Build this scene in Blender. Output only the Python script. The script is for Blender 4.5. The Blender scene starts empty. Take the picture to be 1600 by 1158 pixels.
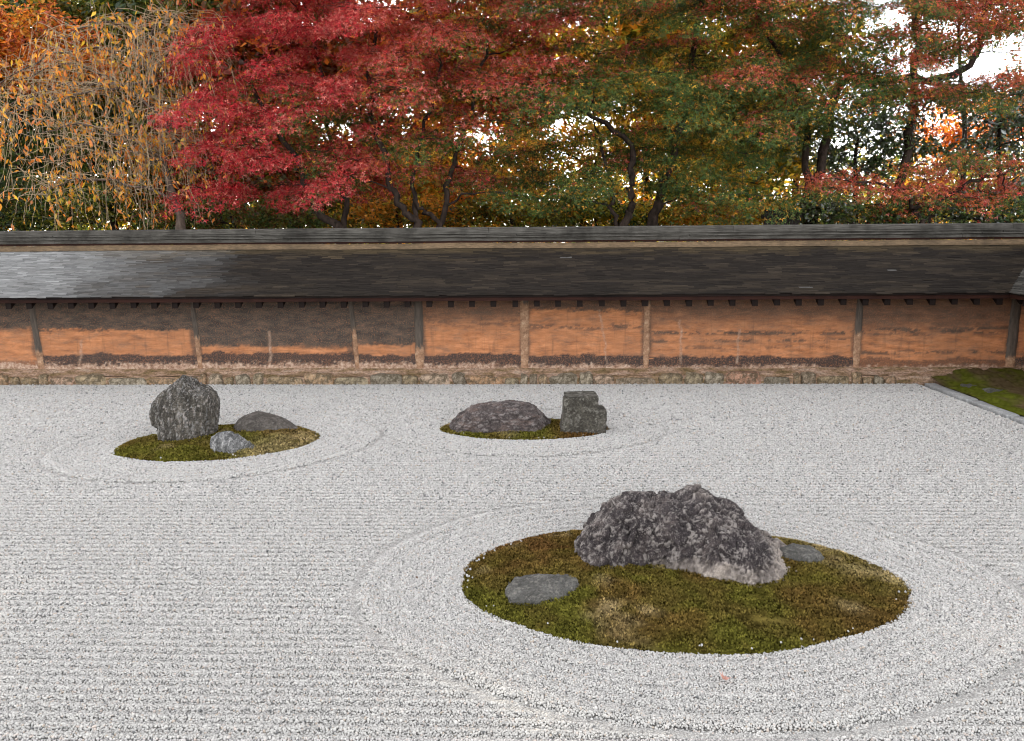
import bpy, math, random
import numpy as np
from mathutils import Matrix, Vector

rng = np.random.default_rng(7)
random.seed(7)
scene = bpy.context.scene
C = bpy.context.collection

# ------------------------------------------------------------------ camera
F = 1200.0                      # focal length in photo pixels (1600 wide)
H = 2.15
CAM = np.array([0.0, 0.0, H])
YAW, PITCH, ROLL = math.radians(1.93), math.radians(9.97), math.radians(0.44)
_f = np.array([-math.sin(YAW) * math.cos(PITCH), math.cos(YAW) * math.cos(PITCH), -math.sin(PITCH)])
_r0 = np.array([math.cos(YAW), math.sin(YAW), 0.0])
_u0 = np.cross(_r0, _f)
_r = _r0 * math.cos(ROLL) - _u0 * math.sin(ROLL)
_u = _u0 * math.cos(ROLL) + _r0 * math.sin(ROLL)
cam_data = bpy.data.cameras.new("camera")
cam = bpy.data.objects.new("camera", cam_data)
C.objects.link(cam)
cam.matrix_world = Matrix(((_r[0], _u[0], -_f[0], CAM[0]), (_r[1], _u[1], -_f[1], CAM[1]),
                           (_r[2], _u[2], -_f[2], CAM[2]), (0, 0, 0, 1)))
cam_data.sensor_fit = 'HORIZONTAL'
cam_data.sensor_width = 36.0
cam_data.lens = F / 1600 * 36.0
cam_data.clip_start = 0.05
cam_data.clip_end = 2000
scene.camera = cam


def at(px, py, Y):
    """world point on the plane y = Y seen at a photo pixel"""
    d = _f + _r * (px - 800) / F + _u * (579 - py) / F
    return CAM + d * (Y / d[1])


def ground(px, py, z=0.0):
    d = _f + _r * (px - 800) / F + _u * (579 - py) / F
    return CAM + d * ((z - H) / d[2])


def pix(P):
    """photo pixel of world points (N,3)"""
    v = np.asarray(P, float) - CAM
    w = v @ _f
    return np.stack([800 + F * (v @ _r) / w, 579 - F * (v @ _u) / w], -1)


# ------------------------------------------------------------------ light
SUN_EL, SUN_AZ = 33.0, -28.0          # degrees; azimuth from +Y, negative = to the left
to_sun = Vector((math.sin(math.radians(SUN_AZ)) * math.cos(math.radians(SUN_EL)),
                 math.cos(math.radians(SUN_AZ)) * math.cos(math.radians(SUN_EL)),
                 math.sin(math.radians(SUN_EL))))
world = bpy.data.worlds.new("World")
scene.world = world
world.use_nodes = True
wt = world.node_tree
wt.nodes.clear()
sky = wt.nodes.new('ShaderNodeTexSky')
sky.sky_type = 'NISHITA'
sky.sun_disc = False
sky.sun_elevation = math.radians(SUN_EL)
sky.sun_rotation = math.radians(SUN_AZ)
sky.air_density = 1.0
sky.dust_density = 0.8
sky.ozone_density = 1.0
hs = wt.nodes.new('ShaderNodeHueSaturation')
hs.inputs['Saturation'].default_value = 0.13
bg = wt.nodes.new('ShaderNodeBackground')
bg.inputs['Strength'].default_value = 0.15
wo = wt.nodes.new('ShaderNodeOutputWorld')
wt.links.new(sky.outputs[0], hs.inputs['Color'])
wt.links.new(hs.outputs[0], bg.inputs['Color'])
wt.links.new(bg.outputs[0], wo.inputs['Surface'])

sun_data = bpy.data.lights.new("sun", 'SUN')
sun_data.energy = 2.6
sun_data.angle = math.radians(0.55)
sun_data.color = (1.0, 0.9, 0.74)
sun = bpy.data.objects.new("sun", sun_data)
C.objects.link(sun)
sun.rotation_euler = (-to_sun).to_track_quat('-Z', 'Y').to_euler()
sun.location = (-20, 40, 30)

vs = scene.view_settings
vs.view_transform = 'Standard'
vs.look = 'None'
vs.gamma = 1.0
vs.exposure = 2.36
vs.use_curve_mapping = False
cy = scene.cycles
cy.use_denoising = True
cy.filter_width = 1.1
cy.use_adaptive_sampling = True
cy.adaptive_threshold = 0.025
cy.max_bounces = 5
cy.diffuse_bounces = 3
cy.glossy_bounces = 2
cy.transmission_bounces = 3
cy.transparent_max_bounces = 4
cy.sample_clamp_indirect = 6.0
cy.caustics_reflective = False
cy.caustics_refractive = False


# ------------------------------------------------------------------ noise in numpy
def _hash(ix, iy, iz, seed):
    h = (ix.astype(np.int64) * 374761393 + iy.astype(np.int64) * 668265263 + iz.astype(np.int64) * 2147483647 * 3 + seed * 974711) & 0xFFFFFFFF
    h = ((h ^ (h >> 13)) * 1274126177) & 0xFFFFFFFF
    h = ((h ^ (h >> 16)) * 2246822519) & 0xFFFFFFFF
    h = h ^ (h >> 15)
    return (h & 0xFFFFFF) / float(0xFFFFFF)


def vnoise(p, seed=0):
    p = np.asarray(p, float)
    i = np.floor(p).astype(np.int64)
    f = p - i
    f = f * f * f * (f * (f * 6 - 15) + 10)
    r = 0
    for dx in (0, 1):
        wx = f[:, 0] if dx else 1 - f[:, 0]
        for dy in (0, 1):
            wy = f[:, 1] if dy else 1 - f[:, 1]
            for dz in (0, 1):
                wz = f[:, 2] if dz else 1 - f[:, 2]
                r = r + wx * wy * wz * _hash(i[:, 0] + dx, i[:, 1] + dy, i[:, 2] + dz, seed)
    return r * 2 - 1


def fbm(p, octaves=4, gain=0.5, seed=0):
    p = np.asarray(p, float)
    a, s, t = 1.0, 0, 0
    for o in range(octaves):
        s = s + a * vnoise(p * 2 ** o + 17.3 * o, seed + o)
        t += a
        a *= gain
    return s / t


def ridged(p, octaves=4, gain=0.55, seed=0):
    p = np.asarray(p, float)
    a, s, t = 1.0, 0, 0
    for o in range(octaves):
        s = s + a * (1 - np.abs(vnoise(p * 2 ** o + 9.1 * o, seed + o)) * 2)
        t += a
        a *= gain
    return s / t


def worley(p, seed=0):
    """F1 distance, F2 distance and a random value per cell"""
    p = np.asarray(p, float)
    i = np.floor(p).astype(np.int64)
    d1 = np.full(len(p), 9.0)
    d2 = np.full(len(p), 9.0)
    val = np.zeros(len(p))
    for dx in (-1, 0, 1):
        for dy in (-1, 0, 1):
            for dz in (-1, 0, 1):
                c = i + np.array([dx, dy, dz])
                q = np.stack([c[:, k] + _hash(c[:, 0], c[:, 1], c[:, 2], seed + 5 + k) for k in range(3)], -1)
                d = np.linalg.norm(q - p, axis=1)
                v = _hash(c[:, 0], c[:, 1], c[:, 2], seed + 11)
                near = d < d1
                d2 = np.where(near, d1, np.minimum(d2, d))
                val = np.where(near, v, val)
                d1 = np.where(near, d, d1)
    return d1, d2, val


def smooth(a, b, x):
    t = np.clip((x - a) / (b - a), 0, 1)
    return t * t * (3 - 2 * t)


def lin(r, g, b):
    return tuple((c / 255 / 12.92 if c / 255 < 0.04045 else ((c / 255 + 0.055) / 1.055) ** 2.4) for c in (r, g, b))


# ------------------------------------------------------------------ object helpers
def raw_mesh(name, verts, faces, k=None, smooth_shade=False):
    """verts (N,3); faces (M,k) array or list of tuples"""
    me = bpy.data.meshes.new(name)
    verts = np.asarray(verts, np.float32)
    if isinstance(faces, np.ndarray):
        n, k = faces.shape
        me.vertices.add(len(verts))
        me.vertices.foreach_set('co', verts.ravel())
        me.loops.add(n * k)
        me.loops.foreach_set('vertex_index', faces.astype(np.int32).ravel())
        me.polygons.add(n)
        me.polygons.foreach_set('loop_start', np.arange(0, n * k, k, dtype=np.int32))
        me.polygons.foreach_set('loop_total', np.full(n, k, np.int32))
        me.update(calc_edges=True)
    else:
        me.from_pydata(verts.tolist(), [], faces)
        me.update()
    if smooth_shade:
        me.polygons.foreach_set('use_smooth', np.ones(len(me.polygons), bool))
    return me


def link(name, me, mat=None, parent=None, loc=None, rot=None):
    o = bpy.data.objects.new(name, me)
    C.objects.link(o)
    if mat is not None and me is not None and not me.materials:
        me.materials.append(mat)
    if parent is not None:
        o.parent = parent
    if loc is not None:
        o.location = loc
    if rot is not None:
        o.rotation_euler = rot
    return o


def empty(name, loc, label, cat, group=None):
    o = bpy.data.objects.new(name, None)
    C.objects.link(o)
    o.location = loc
    o.empty_display_size = 0.2
    return tag(o, label, cat, group)


def tag(o, label, cat, group=None, kind=None):
    o['label'] = label
    o['category'] = cat
    if group:
        o['group'] = group
    if kind:
        o['kind'] = kind
    return o


def vattr(me, name, arr, domain='POINT'):
    arr = np.asarray(arr, np.float32)
    if arr.ndim == 1:
        a = me.attributes.new(name, 'FLOAT', domain)
        a.data.foreach_set('value', arr)
    else:
        if arr.shape[1] == 3:
            arr = np.concatenate([arr, np.ones((len(arr), 1), np.float32)], 1)
        a = me.attributes.new(name, 'FLOAT_COLOR', domain)
        a.data.foreach_set('color', arr.ravel())


def box_vf(x0, x1, y0, y1, z0, z1):
    v = [(x0, y0, z0), (x1, y0, z0), (x1, y1, z0), (x0, y1, z0), (x0, y0, z1), (x1, y0, z1), (x1, y1, z1), (x0, y1, z1)]
    f = [(0, 3, 2, 1), (4, 5, 6, 7), (0, 1, 5, 4), (1, 2, 6, 5), (2, 3, 7, 6), (3, 0, 4, 7)]
    return v, f


def grid_faces(nu, nv, wrap_u=False):
    """quads of a grid stored as index = iu * nv + iv"""
    iu = np.arange(nu if wrap_u else nu - 1)
    iv = np.arange(nv - 1)
    a, b = np.meshgrid(iu, iv, indexing='ij')
    a, b = a.ravel(), b.ravel()
    a2 = (a + 1) % nu
    return np.stack([a * nv + b, a2 * nv + b, a2 * nv + b + 1, a * nv + b + 1], -1)


def grid_normals(P, wrap_u=False):
    """P (nu,nv,3) -> unit normals"""
    if wrap_u:
        du = np.roll(P, -1, 0) - np.roll(P, 1, 0)
    else:
        du = np.gradient(P, axis=0)
    dv = np.gradient(P, axis=1)
    n = np.cross(du, dv)
    l = np.linalg.norm(n, axis=-1, keepdims=True)
    return n / np.maximum(l, 1e-9)


class Tubes:
    """tapered tubes gathered into one mesh"""

    def __init__(self, sides=6):
        self.v, self.f, self.n, self.sides = [], [], 0, sides

    def add(self, pts, rad, sides=None):
        s = sides or self.sides
        pts = np.asarray(pts, float)
        n = len(pts)
        t = np.gradient(pts, axis=0)
        t /= np.maximum(np.linalg.norm(t, axis=1, keepdims=True), 1e-9)
        ref = np.array([0.0, 0.0, 1.0]) if abs(t[:, 2]).mean() < 0.8 else np.array([1.0, 0.0, 0.0])
        a = np.cross(t, ref)
        a /= np.maximum(np.linalg.norm(a, axis=1, keepdims=True), 1e-9)
        b = np.cross(t, a)
        ang = np.linspace(0, 2 * np.pi, s, endpoint=False)
        ring = a[:, None] * np.cos(ang)[None, :, None] + b[:, None] * np.sin(ang)[None, :, None]
        P = pts[:, None] + ring * np.asarray(rad)[:, None, None]
        self.v.append(P.reshape(-1, 3))
        i, j = np.meshgrid(np.arange(n - 1), np.arange(s), indexing='ij')
        i, j = i.ravel(), j.ravel()
        j2 = (j + 1) % s
        self.f.append(self.n + np.stack([i * s + j, i * s + j2, (i + 1) * s + j2, (i + 1) * s + j], -1))
        self.n += n * s

    def mesh(self, name):
        return raw_mesh(name, np.concatenate(self.v), np.concatenate(self.f), smooth_shade=True)


# ------------------------------------------------------------------ material helpers
class NT:
    def __init__(self, name):
        self.m = bpy.data.materials.new(name)
        self.m.use_nodes = True
        self.t = self.m.node_tree
        self.t.nodes.clear()
        self.out = self.t.nodes.new('ShaderNodeOutputMaterial')

    def n(self, kind, **kw):
        o = self.t.nodes.new(kind)
        for k, v in kw.items():
            setattr(o, k, v)
        return o

    def set(self, sock, v):
        if isinstance(v, bpy.types.NodeSocket):
            self.t.links.new(v, sock)
        elif v is not None:
            if isinstance(v, (tuple, list)) and len(v) == 3 and sock.type == 'RGBA':
                v = (*v, 1)
            sock.default_value = v

    def coord(self, kind='Object', scale=(1, 1, 1)):
        tc = self.n('ShaderNodeTexCoord')
        mp = self.n('ShaderNodeMapping')
        self.set(mp.inputs['Vector'], tc.outputs[kind])
        mp.inputs['Scale'].default_value = scale
        return mp.outputs[0]

    def noise(self, vec, scale, detail=4, rough=0.55, dist=0.0):
        o = self.n('ShaderNodeTexNoise')
        self.set(o.inputs['Vector'], vec)
        self.set(o.inputs['Scale'], scale)
        self.set(o.inputs['Detail'], detail)
        self.set(o.inputs['Roughness'], rough)
        self.set(o.inputs['Distortion'], dist)
        return o.outputs[0]

    def voronoi(self, vec, scale, feature='F1', out='Distance'):
        o = self.n('ShaderNodeTexVoronoi', feature=feature)
        self.set(o.inputs['Vector'], vec)
        self.set(o.inputs['Scale'], scale)
        return o.outputs[out]

    def ramp(self, fac, stops, interp='LINEAR'):
        o = self.n('ShaderNodeValToRGB')
        o.color_ramp.interpolation = interp
        e = o.color_ramp.elements
        while len(e) < len(stops):
            e.new(0.5)
        for k, (p, c) in enumerate(stops):
            e[k].position = p
            if not isinstance(c, (tuple, list)):
                c = (c, c, c)
            e[k].color = (*c, 1) if len(c) == 3 else c
        self.set(o.inputs[0], fac)
        return o.outputs[0]

    def mix(self, fac, a, b, blend='MIX'):
        o = self.n('ShaderNodeMix', data_type='RGBA', blend_type=blend)
        self.set(o.inputs[0], fac)
        self.set(o.inputs[6], a)
        self.set(o.inputs[7], b)
        return o.outputs[2]

    def math(self, op, a, b=None, clamp=False):
        o = self.n('ShaderNodeMath', operation=op, use_clamp=clamp)
        self.set(o.inputs[0], a)
        if b is not None:
            self.set(o.inputs[1], b)
        return o.outputs[0]

    def attr(self, name, out='Color', kind='GEOMETRY'):
        o = self.n('ShaderNodeAttribute', attribute_name=name, attribute_type=kind)
        return o.outputs[out]

    def bump(self, h, strength, dist):
        o = self.n('ShaderNodeBump')
        self.set(o.inputs['Height'], h)
        self.set(o.inputs['Strength'], strength)
        self.set(o.inputs['Distance'], dist)
        return o.outputs[0]

    def principled(self, col, rough=0.8, normal=None, spec=0.3):
        o = self.n('ShaderNodeBsdfPrincipled')
        self.set(o.inputs['Base Color'], col)
        self.set(o.inputs['Roughness'], rough)
        self.set(o.inputs['Specular IOR Level'], spec)
        if normal is not None:
            self.set(o.inputs['Normal'], normal)
        self.t.links.new(o.outputs[0], self.out.inputs[0])
        return o


# ------------------------------------------------------------------ materials
def mat_leaf(name, trans=0.4, gloss=0.05, rough=0.45):
    t = NT(name)
    col = t.attr('leaf_colour')
    d = t.n('ShaderNodeBsdfDiffuse')
    t.set(d.inputs[0], col)
    tr = t.n('ShaderNodeBsdfTranslucent')
    t.set(tr.inputs[0], t.mix(0.55, col, t.mix(1.0, col, (1.6, 1.25, 0.7), 'MULTIPLY')))
    mx = t.n('ShaderNodeMixShader')
    t.set(mx.inputs[0], trans)
    t.set(mx.inputs[1], d.outputs[0])
    t.set(mx.inputs[2], tr.outputs[0])
    g = t.n('ShaderNodeBsdfGlossy')
    t.set(g.inputs['Color'], (0.9, 0.9, 0.95))
    t.set(g.inputs['Roughness'], rough)
    m2 = t.n('ShaderNodeMixShader')
    t.set(m2.inputs[0], gloss)
    t.set(m2.inputs[1], mx.outputs[0])
    t.set(m2.inputs[2], g.outputs[0])
    t.t.links.new(m2.outputs[0], t.out.inputs[0])
    return t.m


M_LEAF = mat_leaf('maple_leaf', 0.34, 0.015, 0.5)
M_LEAF_BACK = mat_leaf('thin_autumn_leaf', 0.55, 0.03)
M_LEAF_GLOSSY = mat_leaf('glossy_evergreen_leaf', 0.15, 0.16, 0.28)


def mat_bark(name, a, b):
    t = NT(name)
    v = t.coord('Object', (1, 1, 0.3))
    n = t.noise(v, 14, 5, 0.65)
    col = t.mix(t.ramp(n, [(0.35, 0), (0.7, 1)]), a, b)
    t.principled(col, 0.9, t.bump(n, 0.8, 0.02), 0.15)
    return t.m


M_BARK = mat_bark('dark_bark', (0.012, 0.008, 0.006), (0.052, 0.035, 0.027))
M_BARK_MID = mat_bark('mid_brown_bark', (0.05, 0.037, 0.03), (0.16, 0.12, 0.095))
M_BARK_PALE = mat_bark('pale_bark', (0.22, 0.15, 0.10), (0.45, 0.34, 0.24))
M_TWIG = mat_bark('twig_bark', (0.27, 0.20, 0.125), (0.48, 0.37, 0.24))


def mat_pebble():
    t = NT('white_gravel_pebble')
    oi = t.n('ShaderNodeObjectInfo')
    r = oi.outputs['Random']
    col = t.ramp(r, [(0.0, (0.12, 0.12, 0.12)), (0.03, (0.22, 0.214, 0.205)), (0.10, (0.325, 0.313, 0.296)), (0.45, (0.400, 0.384, 0.362)),
                     (0.80, (0.450, 0.432, 0.407)), (0.93, (0.49, 0.470, 0.440)), (0.97, (0.44, 0.375, 0.335)), (1.0, (0.38, 0.325, 0.265))])
    t.principled(col, 0.8, None, 0.3)
    return t.m


def mat_gravel_bed():
    t = NT('gravel_bed')
    v = t.coord('Object')
    d = t.voronoi(v, 75)
    cellc = t.voronoi(v, 75, out='Color')
    sep = t.n('ShaderNodeSeparateColor')
    t.set(sep.inputs[0], cellc)
    c = t.ramp(sep.outputs[0], [(0.0, (0.2, 0.19, 0.18)), (0.2, (0.40, 0.384, 0.362)), (1.0, (0.48, 0.46, 0.43))])
    c = t.mix(t.ramp(d, [(0.25, 0.0), (0.62, 0.55)]), c, (0.16, 0.15, 0.14))
    t.principled(c, 0.9, t.bump(t.ramp(d, [(0.0, 1.0), (0.7, 0.0)]), 1.0, 0.012), 0.2)
    return t.m


def mat_moss():
    t = NT('moss')
    col = t.attr('moss_colour')
    d = t.n('ShaderNodeBsdfDiffuse')
    t.set(d.inputs[0], col)
    tr = t.n('ShaderNodeBsdfTranslucent')
    t.set(tr.inputs[0], col)
    mx = t.n('ShaderNodeMixShader')
    t.set(mx.inputs[0], 0.2)
    t.set(mx.inputs[1], d.outputs[0])
    t.set(mx.inputs[2], tr.outputs[0])
    t.t.links.new(mx.outputs[0], t.out.inputs[0])
    return t.m


def mat_soil_moss():
    t = NT('mossy_soil')
    v = t.coord('Object')
    n = t.noise(v, 2.2, 6, 0.65)
    n2 = t.noise(v, 40, 4, 0.7)
    c = t.ramp(n, [(0.36, (0.055, 0.075, 0.010)), (0.48, (0.075, 0.085, 0.018)), (0.55, (0.10, 0.075, 0.04)), (0.68, (0.12, 0.09, 0.055))])
    c = t.mix(0.55, c, t.ramp(n2, [(0.3, 0.25), (0.7, 1.0)]), 'MULTIPLY')
    t.principled(c, 0.95, t.bump(n2, 0.9, 0.02), 0.1)
    return t.m


def mat_soil():
    t = NT('woodland_soil')
    v = t.coord('Object')
    n = t.noise(v, 1.5, 6, 0.65)
    t.principled(t.ramp(n, [(0.3, (0.035, 0.04, 0.014)), (0.6, (0.07, 0.05, 0.03)), (0.8, (0.16, 0.08, 0.03))]), 0.95, t.bump(n, 0.6, 0.1), 0.1)
    return t.m


def mat_rock(name, dark, mid, light, speck, scale=1.0, streak=(1, 1, 1), pale=(0.5, 0.42, 0.37), bump=1.0, speck_amt=0.5, relief_amt=0.4):
    t = NT(name)
    v = t.coord('Object', streak)
    v2 = t.coord('Object')
    n1 = t.noise(v, 4.5 * scale, 8, 0.68, 0.4)
    n2 = t.noise(v2, 26 * scale, 6, 0.7)
    n3 = t.noise(v2, 70 * scale, 4, 0.75, 0.6)
    c = t.ramp(n1, [(0.30, dark), (0.50, mid), (0.70, light)])
    c = t.mix(t.ramp(n2, [(0.40, 0.0), (0.62, 0.75)]), c, dark)
    c = t.mix(t.ramp(n3, [(0.56, 0.0), (0.68, speck_amt)]), c, speck)
    cav = t.attr('relief', 'Fac')
    c = t.mix(t.ramp(cav, [(0.55, 0.0), (0.9, relief_amt)]), c, speck)
    c = t.mix(t.attr('pale', 'Fac'), c, t.mix(t.ramp(n3, [(0.4, 0.0), (0.6, 1.0)]), pale, tuple(x * 0.62 for x in pale)))
    h = t.math('ADD', t.math('MULTIPLY', n2, 0.7), t.math('MULTIPLY', n3, 0.4))
    t.principled(c, 0.85, t.bump(h, 0.9 * bump, 0.03), 0.25)
    return t.m


def mat_clay():
    t = NT('oil_stained_clay')
    v = t.coord('Object')
    vh = t.coord('Object', (1.0, 1.0, 5.0))
    dark = t.attr('stain_and_shade', 'Fac')
    low = t.attr('low_band', 'Fac')
    pale = t.attr('pale_salt', 'Fac')
    streak = t.noise(vh, 3.2, 10, 0.74)
    runs = t.noise(t.coord('Object', (9.0, 1.0, 0.7)), 1.6, 6, 0.65)
    fine = t.noise(v, 60, 5, 0.7)
    blotch = t.noise(v, 1.4, 6, 0.6)
    c = t.ramp(streak, [(0.30, (0.17, 0.066, 0.029)), (0.44, (0.36, 0.142, 0.059)), (0.56, (0.50, 0.205, 0.088)), (0.74, (0.62, 0.295, 0.145))])
    c = t.mix(t.ramp(blotch, [(0.42, 0.0), (0.65, 0.6)]), c, (0.33, 0.145, 0.07))
    c = t.mix(t.ramp(t.noise(t.coord('Object', (1, 1, 3)), 3.1, 9, 0.75), [(0.48, 0.0), (0.64, 0.6)]), c, (0.14, 0.095, 0.068))
    grey = t.ramp(t.noise(t.coord('Object', (1, 1, 3.0)), 4, 9, 0.72), [(0.34, (0.028, 0.024, 0.021)), (0.48, (0.054, 0.045, 0.037)), (0.58, (0.088, 0.064, 0.048)), (0.72, (0.20, 0.11, 0.07))])
    c = t.mix(t.math('MULTIPLY', dark, t.ramp(fine, [(0.34, 0.55), (0.5, 1.0)]), True), c, grey)
    c = t.mix(t.math('MULTIPLY', low, t.ramp(fine, [(0.34, 0.5), (0.52, 1.0)]), True), c, (0.042, 0.030, 0.026))
    c = t.mix(t.ramp(runs, [(0.55, 0.0), (0.70, 0.5)]), c, (0.11, 0.068, 0.045))
    salt = t.ramp(t.noise(v, 22, 6, 0.7), [(0.36, (0.17, 0.09, 0.055)), (0.52, (0.36, 0.235, 0.165)), (0.68, (0.52, 0.40, 0.31))])
    c = t.mix(pale, c, salt)
    h = t.math('ADD', fine, t.math('MULTIPLY', streak, 1.5))
    t.principled(c, 0.75, t.bump(h, 0.5, 0.012), 0.25)
    return t.m


def mat_ledge():
    t = NT('old_mortar_ledge')
    v = t.coord('Object', (1, 2, 5))
    n = t.noise(v, 4, 7, 0.7)
    n2 = t.noise(t.coord('Object'), 30, 5, 0.7)
    c = t.ramp(n, [(0.32, (0.16, 0.12, 0.05)), (0.45, (0.30, 0.195, 0.11)), (0.55, (0.46, 0.30, 0.21)), (0.68, (0.58, 0.45, 0.34)), (0.8, (0.22, 0.19, 0.08))])
    c = t.mix(0.75, c, t.ramp(n2, [(0.34, 0.18), (0.62, 0.95)]), 'MULTIPLY')
    t.principled(c, 0.9, t.bump(n2, 0.9, 0.02), 0.1)
    return t.m


def mat_footstone():
    t = NT('foot_stone')
    v = t.coord('Object')
    oi = t.n('ShaderNodeObjectInfo')
    base = t.ramp(oi.outputs['Random'], [(0.0, (0.34, 0.24, 0.14)), (0.2, (0.44, 0.37, 0.26)), (0.4, (0.52, 0.31, 0.18)), (0.55, (0.27, 0.24, 0.20)),
                                         (0.7, (0.58, 0.50, 0.39)), (0.85, (0.52, 0.28, 0.20)), (1.0, (0.36, 0.30, 0.18))])
    n = t.noise(v, 9, 7, 0.7, 0.4)
    n2 = t.noise(v, 45, 4, 0.7)
    base = t.mix(1.0, base, (0.85, 0.82, 0.76), 'MULTIPLY')
    c = t.mix(t.ramp(n, [(0.44, 0.9), (0.62, 0.0)]), base, (0.060, 0.044, 0.024))
    c = t.mix(t.ramp(n2, [(0.5, 0.0), (0.7, 0.4)]), c, (0.5, 0.42, 0.33))
    t.principled(c, 0.85, t.bump(t.math('ADD', n, t.math('MULTIPLY', n2, 0.4)), 0.8, 0.02), 0.25)
    return t.m


def mat_shingle():
    t = NT('weathered_shingle')
    c0 = t.attr('shingle_colour')
    v = t.coord('Object', (0.8, 12, 12))
    n = t.noise(v, 9, 7, 0.75)
    c = t.mix(0.8, c0, t.ramp(n, [(0.3, 0.45), (0.5, 0.95), (0.72, 1.4)]), 'MULTIPLY')
    t.principled(c, 0.75, t.bump(n, 0.6, 0.008), 0.12)
    return t.m


def mat_wood(name, a, b, sc=(0.6, 9, 9), spec=0.3, rough=0.7):
    t = NT(name)
    n = t.noise(t.coord('Object', sc), 6, 6, 0.65)
    n2 = t.noise(t.coord('Object'), 2.5, 5, 0.65)
    c = t.mix(t.ramp(n, [(0.3, 0), (0.7, 1)]), a, b)
    c = t.mix(t.ramp(n2, [(0.45, 0.0), (0.65, 0.6)]), c, tuple(x * 0.45 for x in a))
    t.principled(c, rough, t.bump(n, 0.4, 0.006), spec)
    return t.m


M_PEBBLE = mat_pebble()
M_BED = mat_gravel_bed()
M_MOSS = mat_moss()
M_SOILMOSS = mat_soil_moss()
M_SOIL = mat_soil()
M_CLAY = mat_clay()
M_LEDGE = mat_ledge()
M_FOOT = mat_footstone()
M_SHINGLE = mat_shingle()
M_RIDGE = mat_wood('ridge_board_wood', (0.030, 0.027, 0.023), (0.115, 0.107, 0.095), spec=0.08, rough=0.85)
M_DARKWOOD = mat_wood('dark_stained_wood', (0.006, 0.004, 0.0035), (0.016, 0.009, 0.007), spec=0.1)
M_REDWOOD = mat_wood('red_brown_wood', (0.016, 0.006, 0.004), (0.034, 0.012, 0.008), spec=0.1)
M_MOSSWOOD = mat_wood('mossy_lath', (0.075, 0.05, 0.026), (0.19, 0.125, 0.07), (2, 9, 9))
M_KERB = mat_rock('kerb_stone', (0.17, 0.17, 0.165), (0.29, 0.29, 0.285), (0.38, 0.38, 0.37), (0.45, 0.45, 0.44), 1.0, bump=0.4)


# ================================================================== SETTING: ground, gravel, kerb
def structure(name, me, mat, label=None, kind='structure'):
    o = link(name, me, mat)
    o['kind'] = kind
    if label:
        o['label'] = label
    return o


WALL_Y = 11.30          # face of the clay wall
FOOT_Y = 11.04          # front of the foot stones
KERB_X = 5.47           # gravel ends here
v = [(-400, -60, -0.08), (400, -60, -0.08), (400, 900, -0.08), (-400, 900, -0.08)]
structure('ground', raw_mesh('ground', v, [(0, 1, 2, 3)]), M_SOIL, 'woodland soil beyond the garden')
v = [(-12, -3, -0.006), (KERB_X, -3, -0.006), (KERB_X, FOOT_Y + 0.05, -0.006), (-12, FOOT_Y + 0.05, -0.006)]
structure('gravel_bed', raw_mesh('gravel_bed', v, [(0, 1, 2, 3)]), M_BED, 'pale gravel bed of the dry garden')

ISLANDS = {  # centre x, y, semi axes, rotation (deg), height, ring width
    'big': (0.88, 4.58, 1.375, 0.87, 0.0, 0.075, 0.62),
    'tall': (-3.385, 7.84, 1.02, 0.72, 13.0, 0.07, 0.62),
    'pair': (-0.15, 8.40, 0.945, 0.47, 0.0, 0.05, 0.60),
}


def island_k(key, x, y):
    cx, cy_, a, b, rot, h, ring = ISLANDS[key]
    c, s = math.cos(math.radians(rot)), math.sin(math.radians(rot))
    dx, dy = x - cx, y - cy_
    u, w = (dx * c + dy * s) / a, (-dx * s + dy * c) / b
    th = np.arctan2(w, u)
    k = np.sqrt(u * u + w * w)
    wob = 1 + 0.010 * np.sin(3 * th + cx) + 0.008 * np.sin(5 * th + 2 * cy_) + 0.007 * np.sin(9 * th + 1.3)
    k = k / wob
    r = np.sqrt(dx * dx + dy * dy)
    return k, r * (1 - 1 / np.maximum(k, 1e-3))      # level and approximate distance outside the edge


def rake(x, y):
    """height of the raked gravel"""
    w = 0.005 * np.sin(x * 0.9 + np.sin(y * 2.1)) + 0.0015 * np.sin(x * 3.3 + 1.0)
    z = 0.0052 * np.sin((y + w) * 2 * np.pi / 0.072)
    lift = np.zeros_like(x)
    for key, I in ISLANDS.items():
        k, d = island_k(key, x, y)
        ring = I[6]
        inside = smooth(ring + 0.015, ring - 0.015, d)
        zr = 0.0036 * np.cos((d - 0.02) * 2 * np.pi / 0.088)
        edge = 0.015 * np.exp(-((d - ring + 0.03) / 0.035) ** 2) - 0.016 * np.exp(-((d - ring - 0.045) / 0.03) ** 2)
        z = z * (1 - inside) + zr * inside + edge
    return z


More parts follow.
